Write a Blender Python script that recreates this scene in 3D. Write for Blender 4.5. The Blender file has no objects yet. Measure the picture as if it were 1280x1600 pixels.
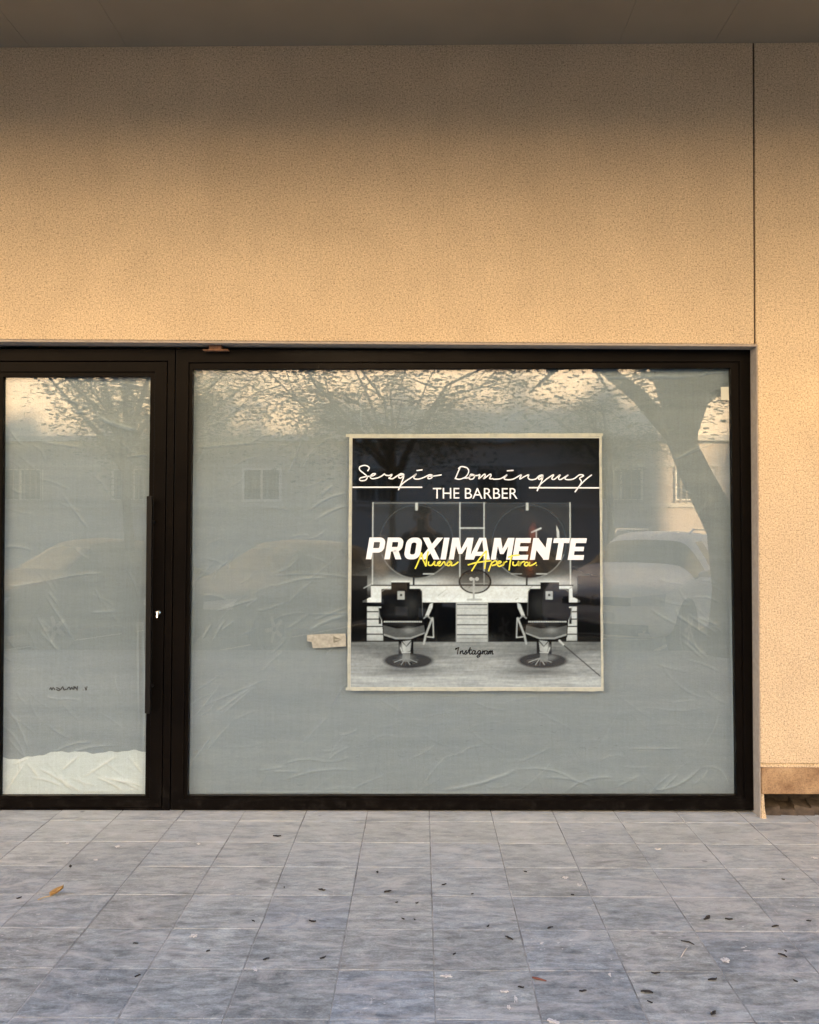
import bpy, bmesh, math, random
import numpy as np
from mathutils import Vector, Matrix, Quaternion
from mathutils.bvhtree import BVHTree
R = math.radians
SC = bpy.context.scene
COL = SC.collection
random.seed(11)
rng = np.random.default_rng(5)

# ------------------------------------------------------------------ camera, sky, sun, exposure
F_PX = 1480.0                                   # focal length in pixels of a 1280 px wide picture
CAM = Vector((0.0, -5.04, 1.55))
cam_d = bpy.data.cameras.new('camera')
cam = bpy.data.objects.new('camera', cam_d); COL.objects.link(cam)
cam_d.sensor_fit = 'HORIZONTAL'; cam_d.sensor_width = 36.0; cam_d.lens = 36.0 * F_PX / 1280.0
cam_d.clip_start = 0.01; cam_d.clip_end = 600.0
cam.location = CAM
cam.rotation_euler = (R(90) + math.atan(20 / F_PX), 0, math.atan(18 / F_PX))
SC.camera = cam

SUN_EL, SUN_SLOPE = 12.5, 0.10
world = bpy.data.worlds.new('World'); SC.world = world; world.use_nodes = True
wn = world.node_tree.nodes; wl = world.node_tree.links
sky = wn.new('ShaderNodeTexSky'); sky.sky_type = 'NISHITA'; sky.sun_disc = False
sky.sun_elevation = R(SUN_EL); sky.sun_rotation = math.atan(SUN_SLOPE)
sky.altitude = 20; sky.air_density = 1.1; sky.dust_density = 0.2; sky.ozone_density = 3.6
bg = wn['Background']; wl.new(sky.outputs[0], bg.inputs[0]); bg.inputs[1].default_value = 0.15

sun_d = bpy.data.lights.new('sun', 'SUN'); sun_d.energy = 5.0; sun_d.angle = R(2.0); sun_d.color = (1.0, 0.74, 0.45)
sun = bpy.data.objects.new('sun', sun_d); COL.objects.link(sun)
trav = Vector((-SUN_SLOPE, -1.0, -math.tan(R(SUN_EL))))
sun.rotation_euler = trav.to_track_quat('-Z', 'Y').to_euler(); sun.location = (3, 20, 25)

vs = SC.view_settings
vs.view_transform = 'Standard'; vs.look = 'None'; vs.gamma = 1.0; vs.use_curve_mapping = False
vs.exposure = 3.08
SC.cycles.use_denoising = True
SC.cycles.max_bounces = 10; SC.cycles.diffuse_bounces = 5; SC.cycles.transparent_max_bounces = 16
SC.cycles.sample_clamp_indirect = 6.0
SC.cycles.use_guiding = True; SC.cycles.guiding_training_samples = 64; SC.cycles.use_adaptive_sampling = False
SC.cycles.denoiser = 'OPENIMAGEDENOISE'; SC.cycles.denoising_input_passes = 'RGB_ALBEDO_NORMAL'; SC.cycles.denoising_prefilter = 'ACCURATE'

# ------------------------------------------------------------------ helpers
bpy.context.view_layer.update()
CM = cam.matrix_world.copy(); CR = CM.to_3x3()
def W(px, py, y=0.0):
    """world point where the measured photo point lies on the vertical plane at depth y"""
    d = CR @ Vector(((px - 640) / F_PX, (800 - py) / F_PX, -1.0))
    return CAM + d * ((y - CAM.y) / d.y)
def G(px, py, z=0.0):
    d = CR @ Vector(((px - 640) / F_PX, (800 - py) / F_PX, -1.0))
    return CAM + d * ((z - CAM.z) / d.z)

class MB:
    def __init__(s): s.v = []; s.f = []; s.m = []
    def vert(s, p): s.v.append(tuple(p)); return len(s.v) - 1
    def face(s, pts, m=0):
        s.f.append([s.vert(p) for p in pts]); s.m.append(m)
    def box(s, x0, x1, y0, y1, z0, z1, m=0):
        s.hexa([(x0,y0,z0),(x1,y0,z0),(x1,y0,z1),(x0,y0,z1)], [(x0,y1,z0),(x1,y1,z0),(x1,y1,z1),(x0,y1,z1)], m)
    def hexa(s, A, B, m=0):
        b = len(s.v); s.v += [tuple(p) for p in A] + [tuple(p) for p in B]; n = len(A)
        s.f.append([b + i for i in range(n)]); s.f.append([b + n + i for i in reversed(range(n))])
        for i in range(n):
            j = (i + 1) % n
            s.f.append([b + j, b + i, b + n + i, b + n + j])
        s.m += [m] * (n + 2)
    def ring(s, O, I, yf, yb, m=0):
        """frame of 4 outer and 4 inner (x,z) points, front at yf, back at yb; separate verts per bar corner kept mitred"""
        b = len(s.v)
        for q, y in ((O, yf), (I, yf), (O, yb), (I, yb)):
            s.v += [(p[0], y, p[1]) for p in q]
        for i in range(4):
            j = (i + 1) % 4
            s.f += [[b+i, b+j, b+4+j, b+4+i], [b+4+i, b+4+j, b+12+j, b+12+i], [b+8+j, b+8+i, b+12+i, b+12+j], [b+j, b+i, b+8+i, b+8+j]]
            s.m += [m] * 4
    def tube(s, pts, rad, n=6, cap=True, m=0):
        pts = [Vector(p) for p in pts]
        if not hasattr(rad, '__len__'): rad = [rad] * len(pts)
        rings = []; up = None
        for i, p in enumerate(pts):
            t = (pts[min(i+1, len(pts)-1)] - pts[max(i-1, 0)]).normalized()
            if up is None:
                up = t.orthogonal().normalized()
            up = (up - t * up.dot(t)); up = up.normalized() if up.length > 1e-6 else t.orthogonal().normalized()
            w = t.cross(up)
            rings.append([s.vert(p + (up * math.cos(2*math.pi*k/n) + w * math.sin(2*math.pi*k/n)) * rad[i]) for k in range(n)])
        for a, b2 in zip(rings[:-1], rings[1:]):
            for k in range(n):
                s.f.append([a[k], a[(k+1) % n], b2[(k+1) % n], b2[k]]); s.m.append(m)
        if cap:
            s.f.append(list(reversed(rings[0]))); s.f.append(rings[-1]); s.m += [m, m]
    def lathe(s, prof, n, axis='y', c=(0,0,0), m=0):
        rings = []
        for r_, h in prof:
            ring = []
            for k in range(n):
                a = 2*math.pi*k/n; ca, sa = math.cos(a)*r_, math.sin(a)*r_
                p = {'y': (ca, h, sa), 'z': (ca, sa, h), 'x': (h, ca, sa)}[axis]
                ring.append(s.vert((p[0]+c[0], p[1]+c[1], p[2]+c[2])))
            rings.append(ring)
        for a, b2 in zip(rings[:-1], rings[1:]):
            for k in range(n):
                s.f.append([a[k], b2[k], b2[(k+1) % n], a[(k+1) % n]]); s.m.append(m)
        s.f.append(rings[0]); s.f.append(list(reversed(rings[-1]))); s.m += [m, m]
    def data(s, name, mats, smooth=False):
        me = bpy.data.meshes.new(name); me.from_pydata(s.v, [], s.f)
        for m in (mats if isinstance(mats, (list, tuple)) else [mats]): me.materials.append(m)
        if isinstance(mats, (list, tuple)) and len(mats) > 1: me.polygons.foreach_set('material_index', s.m)
        if smooth: me.polygons.foreach_set('use_smooth', [True] * len(me.polygons))
        me.update()
        bm = bmesh.new(); bm.from_mesh(me); bmesh.ops.recalc_face_normals(bm, faces=bm.faces); bm.to_mesh(me); bm.free()
        return me
    def build(s, name, mats, parent=None, smooth=False, bevel=0, local=False):
        return link(name, s.data(name, mats, smooth), parent, bevel, local)

def link(name, me, parent=None, bevel=0, local=False):
    o = bpy.data.objects.new(name, me); COL.objects.link(o)
    if parent is not None:
        o.parent = parent
        if not local:
            q = parent
            M = Matrix.Identity(4)
            while q is not None:
                M = Matrix.LocRotScale(q.location, q.rotation_euler, q.scale) @ (M if q.parent is None or True else M)
                q = None
            if parent.parent is None:
                o.matrix_parent_inverse = M.inverted()
            else:
                o.matrix_parent_inverse = (PW[parent.name]).inverted()
            PW[o.name] = Matrix.Identity(4)
    else:
        PW[o.name] = Matrix.Identity(4)
    if bevel:
        b = o.modifiers.new('edge', 'BEVEL'); b.width = bevel; b.segments = 2; b.limit_method = 'ANGLE'; b.angle_limit = R(40)
    return o
PW = {}
def thing(name, label, cat, loc=(0,0,0), rz=0.0, group=None):
    o = bpy.data.objects.new(name, None); COL.objects.link(o)
    o.location = loc; o.rotation_euler = (0, 0, rz); o.empty_display_size = 0.1
    o['label'] = label; o['category'] = cat
    if group: o['group'] = group
    return o
def tag(o, label, cat, group=None):
    o['label'] = label; o['category'] = cat
    if group: o['group'] = group
    return o
def struct(o): o['kind'] = 'structure'; return o

# ------------------------------------------------------------------ materials
class NT:
    def __init__(s, name):
        s.m = bpy.data.materials.new(name); s.m.use_nodes = True
        s.n = s.m.node_tree.nodes; s.l = s.m.node_tree.links; s.p = s.n['Principled BSDF']; s.out = s.n['Material Output']
        s._tc = None
    def set(s, **k):
        for a, v in k.items():
            i = s.p.inputs[a.replace('_', ' ')]
            if hasattr(v, 'is_linked') or isinstance(v, bpy.types.NodeSocket): s.l.new(v, i)
            else: i.default_value = (*v, 1) if isinstance(v, tuple) and len(v) == 3 and i.type == 'RGBA' else v
        return s
    def co(s, scale=(1,1,1), rot=(0,0,0), out='Object'):
        tc = s.n.new('ShaderNodeTexCoord'); mp = s.n.new('ShaderNodeMapping')
        mp.inputs['Scale'].default_value = scale; mp.inputs['Rotation'].default_value = rot
        s.l.new(tc.outputs[out], mp.inputs[0]); return mp.outputs[0]
    def wco(s, scale=(1,1,1)):
        g = s.n.new('ShaderNodeNewGeometry'); mp = s.n.new('ShaderNodeMapping'); mp.inputs['Scale'].default_value = scale
        s.l.new(g.outputs['Position'], mp.inputs[0]); return mp.outputs[0]
    def noise(s, vec, scale, detail=4, rough=.55, dist=0):
        t = s.n.new('ShaderNodeTexNoise'); t.inputs['Scale'].default_value = scale; t.inputs['Detail'].default_value = detail
        t.inputs['Roughness'].default_value = rough; t.inputs['Distortion'].default_value = dist
        s.l.new(vec, t.inputs['Vector']); return t.outputs['Fac']
    def voro(s, vec, scale, feature='F1'):
        t = s.n.new('ShaderNodeTexVoronoi'); t.inputs['Scale'].default_value = scale; t.feature = feature
        s.l.new(vec, t.inputs['Vector']); return t.outputs['Distance']
    def ramp(s, fac, stops):
        r = s.n.new('ShaderNodeValToRGB'); e = r.color_ramp.elements
        while len(e) < len(stops): e.new(.5)
        for q, (p, c) in zip(e, stops):
            q.position = p; q.color = (*c, 1) if isinstance(c, tuple) else (c, c, c, 1)
        s.l.new(fac, r.inputs[0]); return r.outputs[0]
    def mix(s, fac, a, b, mode='MIX'):
        x = s.n.new('ShaderNodeMix'); x.data_type = 'RGBA'; x.blend_type = mode
        for v, i in ((fac, x.inputs[0]), (a, x.inputs[6]), (b, x.inputs[7])):
            if isinstance(v, bpy.types.NodeSocket): s.l.new(v, i)
            else: i.default_value = (*v, 1) if isinstance(v, tuple) else v
        return x.outputs[2]
    def math(s, op, a, b=None, c=None):
        x = s.n.new('ShaderNodeMath'); x.operation = op
        for v, i in ((a, x.inputs[0]), (b, x.inputs[1]), (c, x.inputs[2])):
            if v is None: continue
            if isinstance(v, bpy.types.NodeSocket): s.l.new(v, i)
            else: i.default_value = v
        return x.outputs[0]
    def bump(s, h, strength, dist=.01, normal=None):
        b = s.n.new('ShaderNodeBump'); b.inputs['Strength'].default_value = strength; b.inputs['Distance'].default_value = dist
        s.l.new(h, b.inputs['Height'])
        if normal is not None: s.l.new(normal, b.inputs['Normal'])
        return b.outputs[0]
    def attr(s, name, out='Fac'):
        a = s.n.new('ShaderNodeAttribute'); a.attribute_name = name; return a.outputs[out]
    def rand(s):
        return s.n.new('ShaderNodeObjectInfo').outputs['Random']

def plain(name, col, rough=.6, metal=0.0, spec=.5, var=0.0, scale=30):
    t = NT(name)
    if var:
        c = t.co(); f = t.noise(c, scale, 3)
        lo = tuple(x * (1 - var) for x in col); hi = tuple(min(1, x * (1 + var)) for x in col)
        t.set(Base_Color=t.ramp(f, [(.3, lo), (.7, hi)]))
    else: t.set(Base_Color=col)
    t.set(Roughness=rough, Metallic=metal); t.p.inputs['Specular IOR Level'].default_value = spec
    return t.m

def stucco(name, col):
    t = NT(name); c = t.co()
    big = t.noise(c, 1.1, 4, .6); mid = t.noise(t.co((1, 1, .6)), 6, 4, .65); fine = t.noise(c, 128, 3, .7); grit = t.noise(c, 64, 4, .75); drip = t.noise(t.co((7, 7, .35)), 1.0, 4, .6)
    base = t.mix(t.ramp(big, [(.35, 0.0), (.7, 1.0)]), tuple(x * .93 for x in col), tuple(min(1, x * 1.05) for x in col))
    base = t.mix(t.ramp(mid, [(.32, .5), (.6, .0)]), base, tuple(x * .83 for x in col))
    base = t.mix(t.ramp(drip, [(.60, .0), (.78, .30)]), base, tuple(x * .80 for x in col))
    base = t.mix(1.0, base, t.ramp(fine, [(.30, .46), (.46, .93), (.60, 1.10), (.72, 1.30)]), 'MULTIPLY')
    base = t.mix(.8, base, t.ramp(grit, [(.28, .55), (.44, .97), (.7, 1.14)]), 'MULTIPLY')
    pock = t.math('MULTIPLY', t.ramp(t.voro(c, 2.6), [(.018, 1.0), (.034, 0.0)]), t.ramp(t.noise(c, 2.2, 2), [(.50, 0.0), (.56, .75)]))
    base = t.mix(pock, base, tuple(x * .30 for x in col))
    h = t.math('ADD', t.math('MULTIPLY', fine, .6), t.math('MULTIPLY', grit, .8))
    t.set(Base_Color=base, Roughness=.95, Normal=t.bump(h, .5, .006)); t.p.inputs['Specular IOR Level'].default_value = .2
    return t.m
M = {}
M['stucco'] = stucco('peach_stucco', (.585, .475, .325))
t = NT('stained_plinth'); c = t.co()
base = t.mix(t.ramp(t.noise(c, 7, 4), [(.35, 0), (.65, 1)]), (.40, .28, .16), (.20, .12, .065))
base = t.mix(.7, base, t.ramp(t.noise(c, 110, 3, .7), [(.35, .6), (.55, 1.05)]), 'MULTIPLY')
t.set(Base_Color=base, Roughness=.95, Normal=t.bump(t.noise(c, 110, 3), .5, .005)); M['plinth'] = t.m
M['joint'] = plain('dark_joint', (.075, .055, .04), .95, var=.3)
M['reveal'] = plain('grey_reveal_render', (.33, .295, .26), .95, var=.12, scale=40)
t = NT('soffit_board'); c = t.co()
t.set(Base_Color=t.mix(t.ramp(t.noise(c, 1.1, 4), [(.3, 0), (.7, 1)]), (.215, .19, .145), (.265, .235, .18)), Roughness=.9, Normal=t.bump(t.noise(c, 40, 3), .1, .003)); M['soffit'] = t.m
M['concrete'] = plain('rough_footing', (.06, .048, .036), .95, var=.5, scale=22)
t = NT('bronze_black_aluminium'); c = t.co(); sz = t.n.new('ShaderNodeSeparateXYZ'); t.l.new(c, sz.inputs[0])
dust = t.math('MULTIPLY', t.ramp(t.math('ADD', t.math('MULTIPLY', sz.outputs[2], 2.2), 0.0), [(0.0, .22), (.45, .0)]), t.ramp(t.noise(c, 24, 5, .75), [(.5, 0), (.72, 1)]))
t.set(Base_Color=t.mix(dust, t.mix(t.ramp(t.noise(c, 3, 4), [(.4, 0), (.7, 1)]), (.0030, .0025, .0022), (.0048, .0038, .0030)), (.07, .068, .065)), Roughness=t.ramp(t.noise(c, 14, 4), [(.3, .30), (.7, .42)]),
      Normal=t.bump(t.noise(c, 260, 2), .04, .001)); t.p.inputs['Specular IOR Level'].default_value = .05; M['frame'] = t.m
M['gasket'] = plain('black_rubber', (.012, .012, .012), .6)
M['handle'] = plain('black_handle_paint', (.006, .006, .006), .4, 0, .15)
M['steel'] = plain('bright_steel', (.75, .74, .72), .22, 1.0)
M['rust'] = plain('rusty_steel', (.20, .10, .055), .8, .2, var=.45, scale=60)

def glass(name, tint=(1,1,1), f0=.042, wav=.02, wscale=1.6):
    t = NT(name); t.n.remove(t.p)
    tr = t.n.new('ShaderNodeBsdfTransparent'); tr.inputs[0].default_value = (*tint, 1)
    gl = t.n.new('ShaderNodeBsdfGlossy'); gl.inputs['Roughness'].default_value = 0.0
    lw = t.n.new('ShaderNodeLayerWeight'); lw.inputs[0].default_value = .5
    f = t.math('ADD', t.math('MULTIPLY', t.math('POWER', lw.outputs['Facing'], 5.0), .9), f0)
    mx = t.n.new('ShaderNodeMixShader'); t.l.new(f, mx.inputs[0]); t.l.new(tr.outputs[0], mx.inputs[1]); t.l.new(gl.outputs[0], mx.inputs[2])
    if wav:
        t.l.new(t.bump(t.noise(t.co(), wscale, 2), wav, .05), gl.inputs['Normal'])
    t.l.new(mx.outputs[0], t.out.inputs[0]); return t.m
M['glass'] = glass('clear_shop_glass', (.95, .975, .965), .066, .0014)

def film(name, c0, c1):
    t = NT(name); c = t.co()
    fine = t.noise(t.co((1, 1, 9)), 30, 4, .65)
    wv = t.noise(t.co((.5, 1, 6)), 2.4, 3, .6)
    base = t.mix(t.ramp(wv, [(.3, 0), (.7, 1)]), c0, c1)
    base = t.mix(.5, base, t.ramp(fine, [(.3, .86), (.7, 1.08)]), 'MULTIPLY')
    weave = t.noise(t.co((1, 1, 1)), 140, 2, .6)
    base = t.mix(.5, base, t.ramp(t.noise(t.co((14, 1, .7)), 9, 4, .65), [(.3, .88), (.7, 1.1)]), 'MULTIPLY')
    base = t.mix(.45, base, t.ramp(weave, [(.3, .86), (.7, 1.1)]), 'MULTIPLY')
    base = t.mix(t.math('MULTIPLY', t.attr('crease'), .42), base, tuple(min(.8, x * 1.75) for x in c1))
    h = t.math('ADD', t.math('MULTIPLY', weave, .3), t.math('MULTIPLY', t.noise(t.co((1, 1, 2.5)), 18, 4, .6), 1.0))
    t.set(Base_Color=base, Roughness=.42, Normal=t.bump(h, .25, .004)); t.p.inputs['Specular IOR Level'].default_value = .4
    return t.m
M['film'] = film('grey_plastic_film', (.205, .256, .318), (.240, .296, .362))
M['film2'] = film('white_plastic_film', (.50, .585, .66), (.56, .65, .73))

def tile_mat(name, grid=False):
    t = NT(name)
    P = t.wco()
    if grid: rnd = .5
    else: rnd = t.rand()
    big = t.noise(t.wco((1, 1.6, 1)), 1.6, 4, .6)
    streak = t.noise(t.wco((1, 3.2, 1)), 7.0, 6, .68, .6)
    fine = t.noise(P, 120, 3, .7)
    base = t.mix(t.ramp(streak, [(.28, 0), (.5, .5), (.72, 1)]), (.115, .132, .137), (.43, .475, .475))
    base = t.mix(t.ramp(big, [(.3, 0), (.7, 1)]), base, t.mix(1.0, base, (.84, .86, .90), 'MULTIPLY'))
    if not grid:
        tone = t.ramp(rnd, [(0, .80), (.3, .93), (.7, 1.0), (1, 1.13)])
        base = t.mix(1.0, base, tone, 'MULTIPLY')
        hue = t.ramp(t.math('FRACT', t.math('MULTIPLY', rnd, 7.31)), [(0, (.97, .99, 1.06)), (.5, (1, 1, 1)), (1, (1.05, 1.0, .94))])
        base = t.mix(1.0, base, hue, 'MULTIPLY')
    base = t.mix(.8, base, t.ramp(fine, [(.3, .74), (.7, 1.2)]), 'MULTIPLY')
    mott = t.noise(t.wco((1, 1.5, 1)), 21, 5, .75, .5)
    base = t.mix(.8, base, t.ramp(mott, [(.3, .58), (.5, 1.0), (.7, 1.32)]), 'MULTIPLY')
    dust = t.ramp(t.noise(t.wco((1, 2.0, 1)), 3.1, 7, .76, 1.2), [(.48, 0.0), (.66, .7)])
    base = t.mix(dust, base, (.45, .45, .44))
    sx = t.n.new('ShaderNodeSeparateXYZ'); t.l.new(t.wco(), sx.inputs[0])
    near_wall = t.math('MULTIPLY', t.ramp(t.math('ADD', t.math('MULTIPLY', sx.outputs[1], .55), 1.0), [(.1, 0.0), (1.0, 1.0)]), t.ramp(t.noise(t.wco((1, 2.2, 1)), 5.5, 6, .7, .5), [(.3, .25), (.65, .85)]))  # paler towards the wall, broken up by noise
    base = t.mix(t.math('MULTIPLY', near_wall, .75), base, (.56, .60, .59))
    spots = t.math('MULTIPLY', t.ramp(t.noise(t.wco((1, 1.4, 1)), 24, 3, .6), [(.665, 0.0), (.69, 1.0)]), t.ramp(t.noise(P, 1.7, 2), [(.50, 0), (.62, 1)]))
    base = t.mix(t.math('MULTIPLY', spots, .8), base, (.62, .62, .60))
    dark = t.ramp(t.noise(t.wco((1, 1.7, 1)), 4.2, 5, .65, .4), [(.28, .45), (.42, 0.0)])
    base = t.mix(dark, base, (.085, .094, .10))
    for sc_, seed_ in (((26, 5, 1), 3.1), ((6, 30, 1), 2.3)):
        scf = t.math('MULTIPLY', t.ramp(t.noise(t.wco(sc_), seed_, 3, .6, .9), [(.66, 0.0), (.72, 1.0)]), t.ramp(t.noise(t.wco(), 2.1 + seed_ * .3, 3), [(.45, .1), (.62, .8)]))
        base = t.mix(t.math('MULTIPLY', scf, .6), base, (.58, .58, .575))
    gum = t.math('MULTIPLY', t.ramp(t.voro(P, 3.3), [(.030, 1.0), (.050, 0.0)]), t.ramp(t.noise(P, 1.3, 2), [(.47, 0.0), (.52, .6)]))
    base = t.mix(gum, base, (.095, .098, .10))
    h = t.math('ADD', t.math('MULTIPLY', streak, 1.0), t.math('MULTIPLY', fine, .25))
    t.set(Base_Color=base, Roughness=t.ramp(streak, [(.3, .62), (.7, .85)]), Normal=t.bump(h, .35, .006))
    t.p.inputs['Specular IOR Level'].default_value = .35
    if grid:
        br = t.n.new('ShaderNodeTexBrick'); br.offset = 0; br.inputs['Scale'].default_value = 1
        br.inputs['Brick Width'].default_value = .333; br.inputs['Row Height'].default_value = .33; br.inputs['Mortar Size'].default_value = .005
        t.l.new(P, br.inputs['Vector']); base = t.mix(br.outputs['Fac'], base, (.27, .26, .24)); t.set(Base_Color=base)
    return t.m
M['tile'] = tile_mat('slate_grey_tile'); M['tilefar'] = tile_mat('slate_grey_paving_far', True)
t = NT('pale_grout'); c = t.wco()
t.set(Base_Color=t.ramp(t.noise(c, 2.6, 6, .75), [(.38, (.11, .115, .115)), (.52, (.25, .26, .255)), (.68, (.44, .45, .44))]), Roughness=.95, Normal=t.bump(t.noise(c, 90, 3), .5, .004)); M['grout'] = t.m
t = NT('asphalt'); c = t.wco()
t.set(Base_Color=t.ramp(t.noise(c, 40, 5, .7), [(.3, .035), (.7, .075)]), Roughness=.9, Normal=t.bump(t.noise(c, 90, 3), .4, .01)); M['asphalt'] = t.m
M['kerb'] = plain('kerb_stone', (.30, .29, .275), .9, var=.2)
M['line'] = plain('road_paint', (.62, .62, .60), .8, var=.15)

# ------------------------------------------------------------------ ground, pavement, road
g = MB(); g.face([(-160, -220, -.16), (160, -220, -.16), (160, 160, -.16), (-160, 160, -.16)])
struct(g.build('ground', M['asphalt']))
g = MB(); g.face([(-60, -19.6, -.13), (60, -19.6, -.13), (60, -6.45, -.13), (-60, -6.45, -.13)])
struct(g.build('road', M['asphalt']))
g = MB()
for i in range(14):
    x = -17.6 + i * 2.9
    g.face([(x, -6.6, -.126), (x + .1, -6.6, -.126), (x + 2.3, -11.0, -.126), (x + 2.2, -11.0, -.126)])
struct(g.build('road_markings', M['line']))
g = MB(); g.box(-60, 60, -6.45, -6.28, -.16, -.002)
struct(g.build('kerb', M['kerb'], bevel=.02))
g = MB(); g.box(-60, 60, -21.6, -19.6, -.16, -.01)
struct(g.build('far_pavement', M['kerb'], bevel=.02))
TX, TY, X0, Y0 = .3325, .330, .045, -.075
NXT, NYT = 12, 11
# bed of grout under the tiles, plus plain far paving around the tiled field
bed = MB()
xa, xb, yb_, ya = X0 - NXT * TX, X0 + NXT * TX, Y0 - NYT * TY, .30
bed.face([(xa, yb_, -.0011), (xb, yb_, -.0011), (xb, ya, -.0011), (xa, ya, -.0011)])
pavement = struct(bed.build('pavement', M['grout']))
o = MB()
for q in ((-60, xa, -6.28, .3), (xb, 60, -6.28, .3), (xa, xb, -6.28, yb_)):
    o.face([(q[0], q[2], -.002), (q[1], q[2], -.002), (q[1], q[3], -.002), (q[0], q[3], -.002)])
o.build('paving', M['tilefar'], pavement)
def tile_mesh(seed, hx, hy):
    r = random.Random(seed); b = MB()
    gx, gy = .0017, .0011
    n = 4
    def edge(x, y):
        ex = (hx/2 - gx) * x; ey = (hy/2 - gy) * y
        return ex, ey
    pts = []
    for k in range(n):  pts.append((-1 + 2*k/n, -1))
    for k in range(n):  pts.append((1, -1 + 2*k/n))
    for k in range(n):  pts.append((1 - 2*k/n, 1))
    for k in range(n):  pts.append((-1, 1 - 2*k/n))
    lo, mid, top = [], [], []
    for (x, y) in pts:
        ex, ey = edge(x, y); wob = r.uniform(-.0011, .0009); wob2 = r.uniform(.0012, .0036)
        sx = 0 if abs(x) < .99 else math.copysign(1, x); sy = 0 if abs(y) < .99 else math.copysign(1, y)
        lo.append(b.vert((ex + sx * wob, ey + sy * wob, -.02)))
        mid.append(b.vert((ex + sx * wob, ey + sy * wob, -.0022 + r.uniform(-.0008, .0006))))
        top.append(b.vert((ex - sx * wob2, ey - sy * wob2, 0)))
    N = len(pts)
    for a, c2 in ((lo, mid), (mid, top)):
        for k in range(N):
            b.f.append([a[k], a[(k+1) % N], c2[(k+1) % N], c2[k]]); b.m.append(0)
    ctr = b.vert((0, 0, r.uniform(-.0004, .0006)))
    for k in range(N): b.f.append([top[k], top[(k+1) % N], ctr]); b.m.append(0)
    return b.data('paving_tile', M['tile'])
tms = [tile_mesh(i, TX, TY) for i in range(7)]
for j in range(-1, NYT):
    for i in range(-NXT, NXT):
        o = bpy.data.objects.new('paving_tile', random.choice(tms)); COL.objects.link(o); o.parent = pavement
        o.location = (X0 + (i + .5) * TX + random.uniform(-.0008, .0008), Y0 - (j + .5) * TY + random.uniform(-.0015, .0015), random.uniform(0, .0014))
        o.rotation_euler = (R(random.uniform(-.1, .1)), R(random.uniform(-.1, .1)), random.choice((0, math.pi)) + R(random.uniform(-.15, .15)))

# ------------------------------------------------------------------ shop building
FY = .10                     # front of the frames behind the wall face
GY = .130                    # outer face of the glass
ZS = W(640, 71).z            # soffit level
shop = thing('shop_building', 'peach rendered building with black framed shop window under a deep overhang', 'building', (0, 0, 0))
XL, XR = -26.0, 9.0
jx = [W(1178, 80).x, W(1180, 536).x]
lint = [W(-70, 529.5), W(1181, 537.5)]
jamb = [W(1181, 537.5), W(1189, 1194), W(1190, 1265)]
zpl0, zpl1, zgap = W(1190, 1200).z, W(1190, 1193).z, W(1190, 1241).z
xlj = W(-66, 800).x
def xz(p): return (p[0], p[2])
def prism(mb, poly, y0, y1, m=0):       # poly: (x,z) points
    mb.hexa([(a, y0, b) for a, b in poly], [(a, y1, b) for a, b in poly], m)
gj = .0045
b = MB(); prism(b, [(XL, lint[0].z), (lint[0].x, lint[0].z), (jx[1] - gj, lint[1].z), (jx[0] - gj, ZS + .05), (XL, ZS + .05)], 0, .34)
b.build('wall', M['stucco'], shop, bevel=.004)
b = MB(); prism(b, [(jamb[0].x + .012, lint[1].z - .0), (jamb[1].x, zpl1), (XR, zpl1), (XR, ZS + .05), (jx[0] + gj, ZS + .05), (jx[1] + gj, lint[1].z)], 0, .34)
b.build('wall', M['stucco'], shop, bevel=.004)
b = MB(); prism(b, [(XL, .1), (xlj, .1), (xlj, lint[0].z - .002), (XL, lint[0].z - .002)], 0, .34)
b.build('wall', M['stucco'], shop, bevel=.004)
b = MB(); prism(b, [(jx[1] - .02, lint[1].z + .01), (jx[1] + .02, lint[1].z + .01), (jx[0] + .02, ZS + .02), (jx[0] - .02, ZS + .02)], .012, .1)
b.build('wall_joint', M['joint'], shop)
b = MB(); prism(b, [(jamb[1].x + .004, zgap), (XR, zgap), (XR, zpl0), (jamb[1].x + .004, zpl0)], -.002, .33)
b.build('plinth', M['plinth'], shop, bevel=.006)
b = MB(); prism(b, [(XL, 0), (xlj - .004, 0), (xlj - .004, .098), (XL, .098)], -.002, .33); b.build('plinth', M['plinth'], shop, bevel=.006)
b = MB(); prism(b, [(jamb[1].x + .002, zpl0 + .001), (XR, zpl0 + .001), (XR, zpl1 - .001), (jamb[1].x + .002, zpl1 - .001)], .010, .3)
b.build('plinth_groove', M['stucco'], shop)
# ragged footing in the gap under the plinth
b = MB(); n = 60
for i in range(n):
    x0 = jamb[2].x + .022 + i * .09; h0, h1 = random.uniform(.02, .06), random.uniform(.02, .05)
    b.hexa([(x0, .05 + random.uniform(0, .03), 0), (x0 + .1, .05, 0), (x0 + .1, .07, h1), (x0, .075, h0)], [(x0, .2, 0), (x0 + .1, .2, 0), (x0 + .1, .2, h1 + .03), (x0, .2, h0 + .03)])
b.box(jamb[2].x, XR, .16, .3, -.05, .13)
b.build('footing', M['concrete'], shop)
b = MB(); b.hexa([(jamb[2].x + .0, -.001, -.01), (jamb[2].x + .030, -.001, -.01), (jamb[2].x + .02, 0, .05), (jamb[1].x + .018, 0, zgap), (jamb[1].x + .004, 0, zgap)],
                 [(jamb[2].x + .0, .3, -.01), (jamb[2].x + .026, .3, -.01), (jamb[2].x + .02, .3, .05), (jamb[1].x + .018, .3, zgap), (jamb[1].x + .004, .3, zgap)])
b.build('wall_foot', M['stucco'], shop, bevel=.006)
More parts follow.
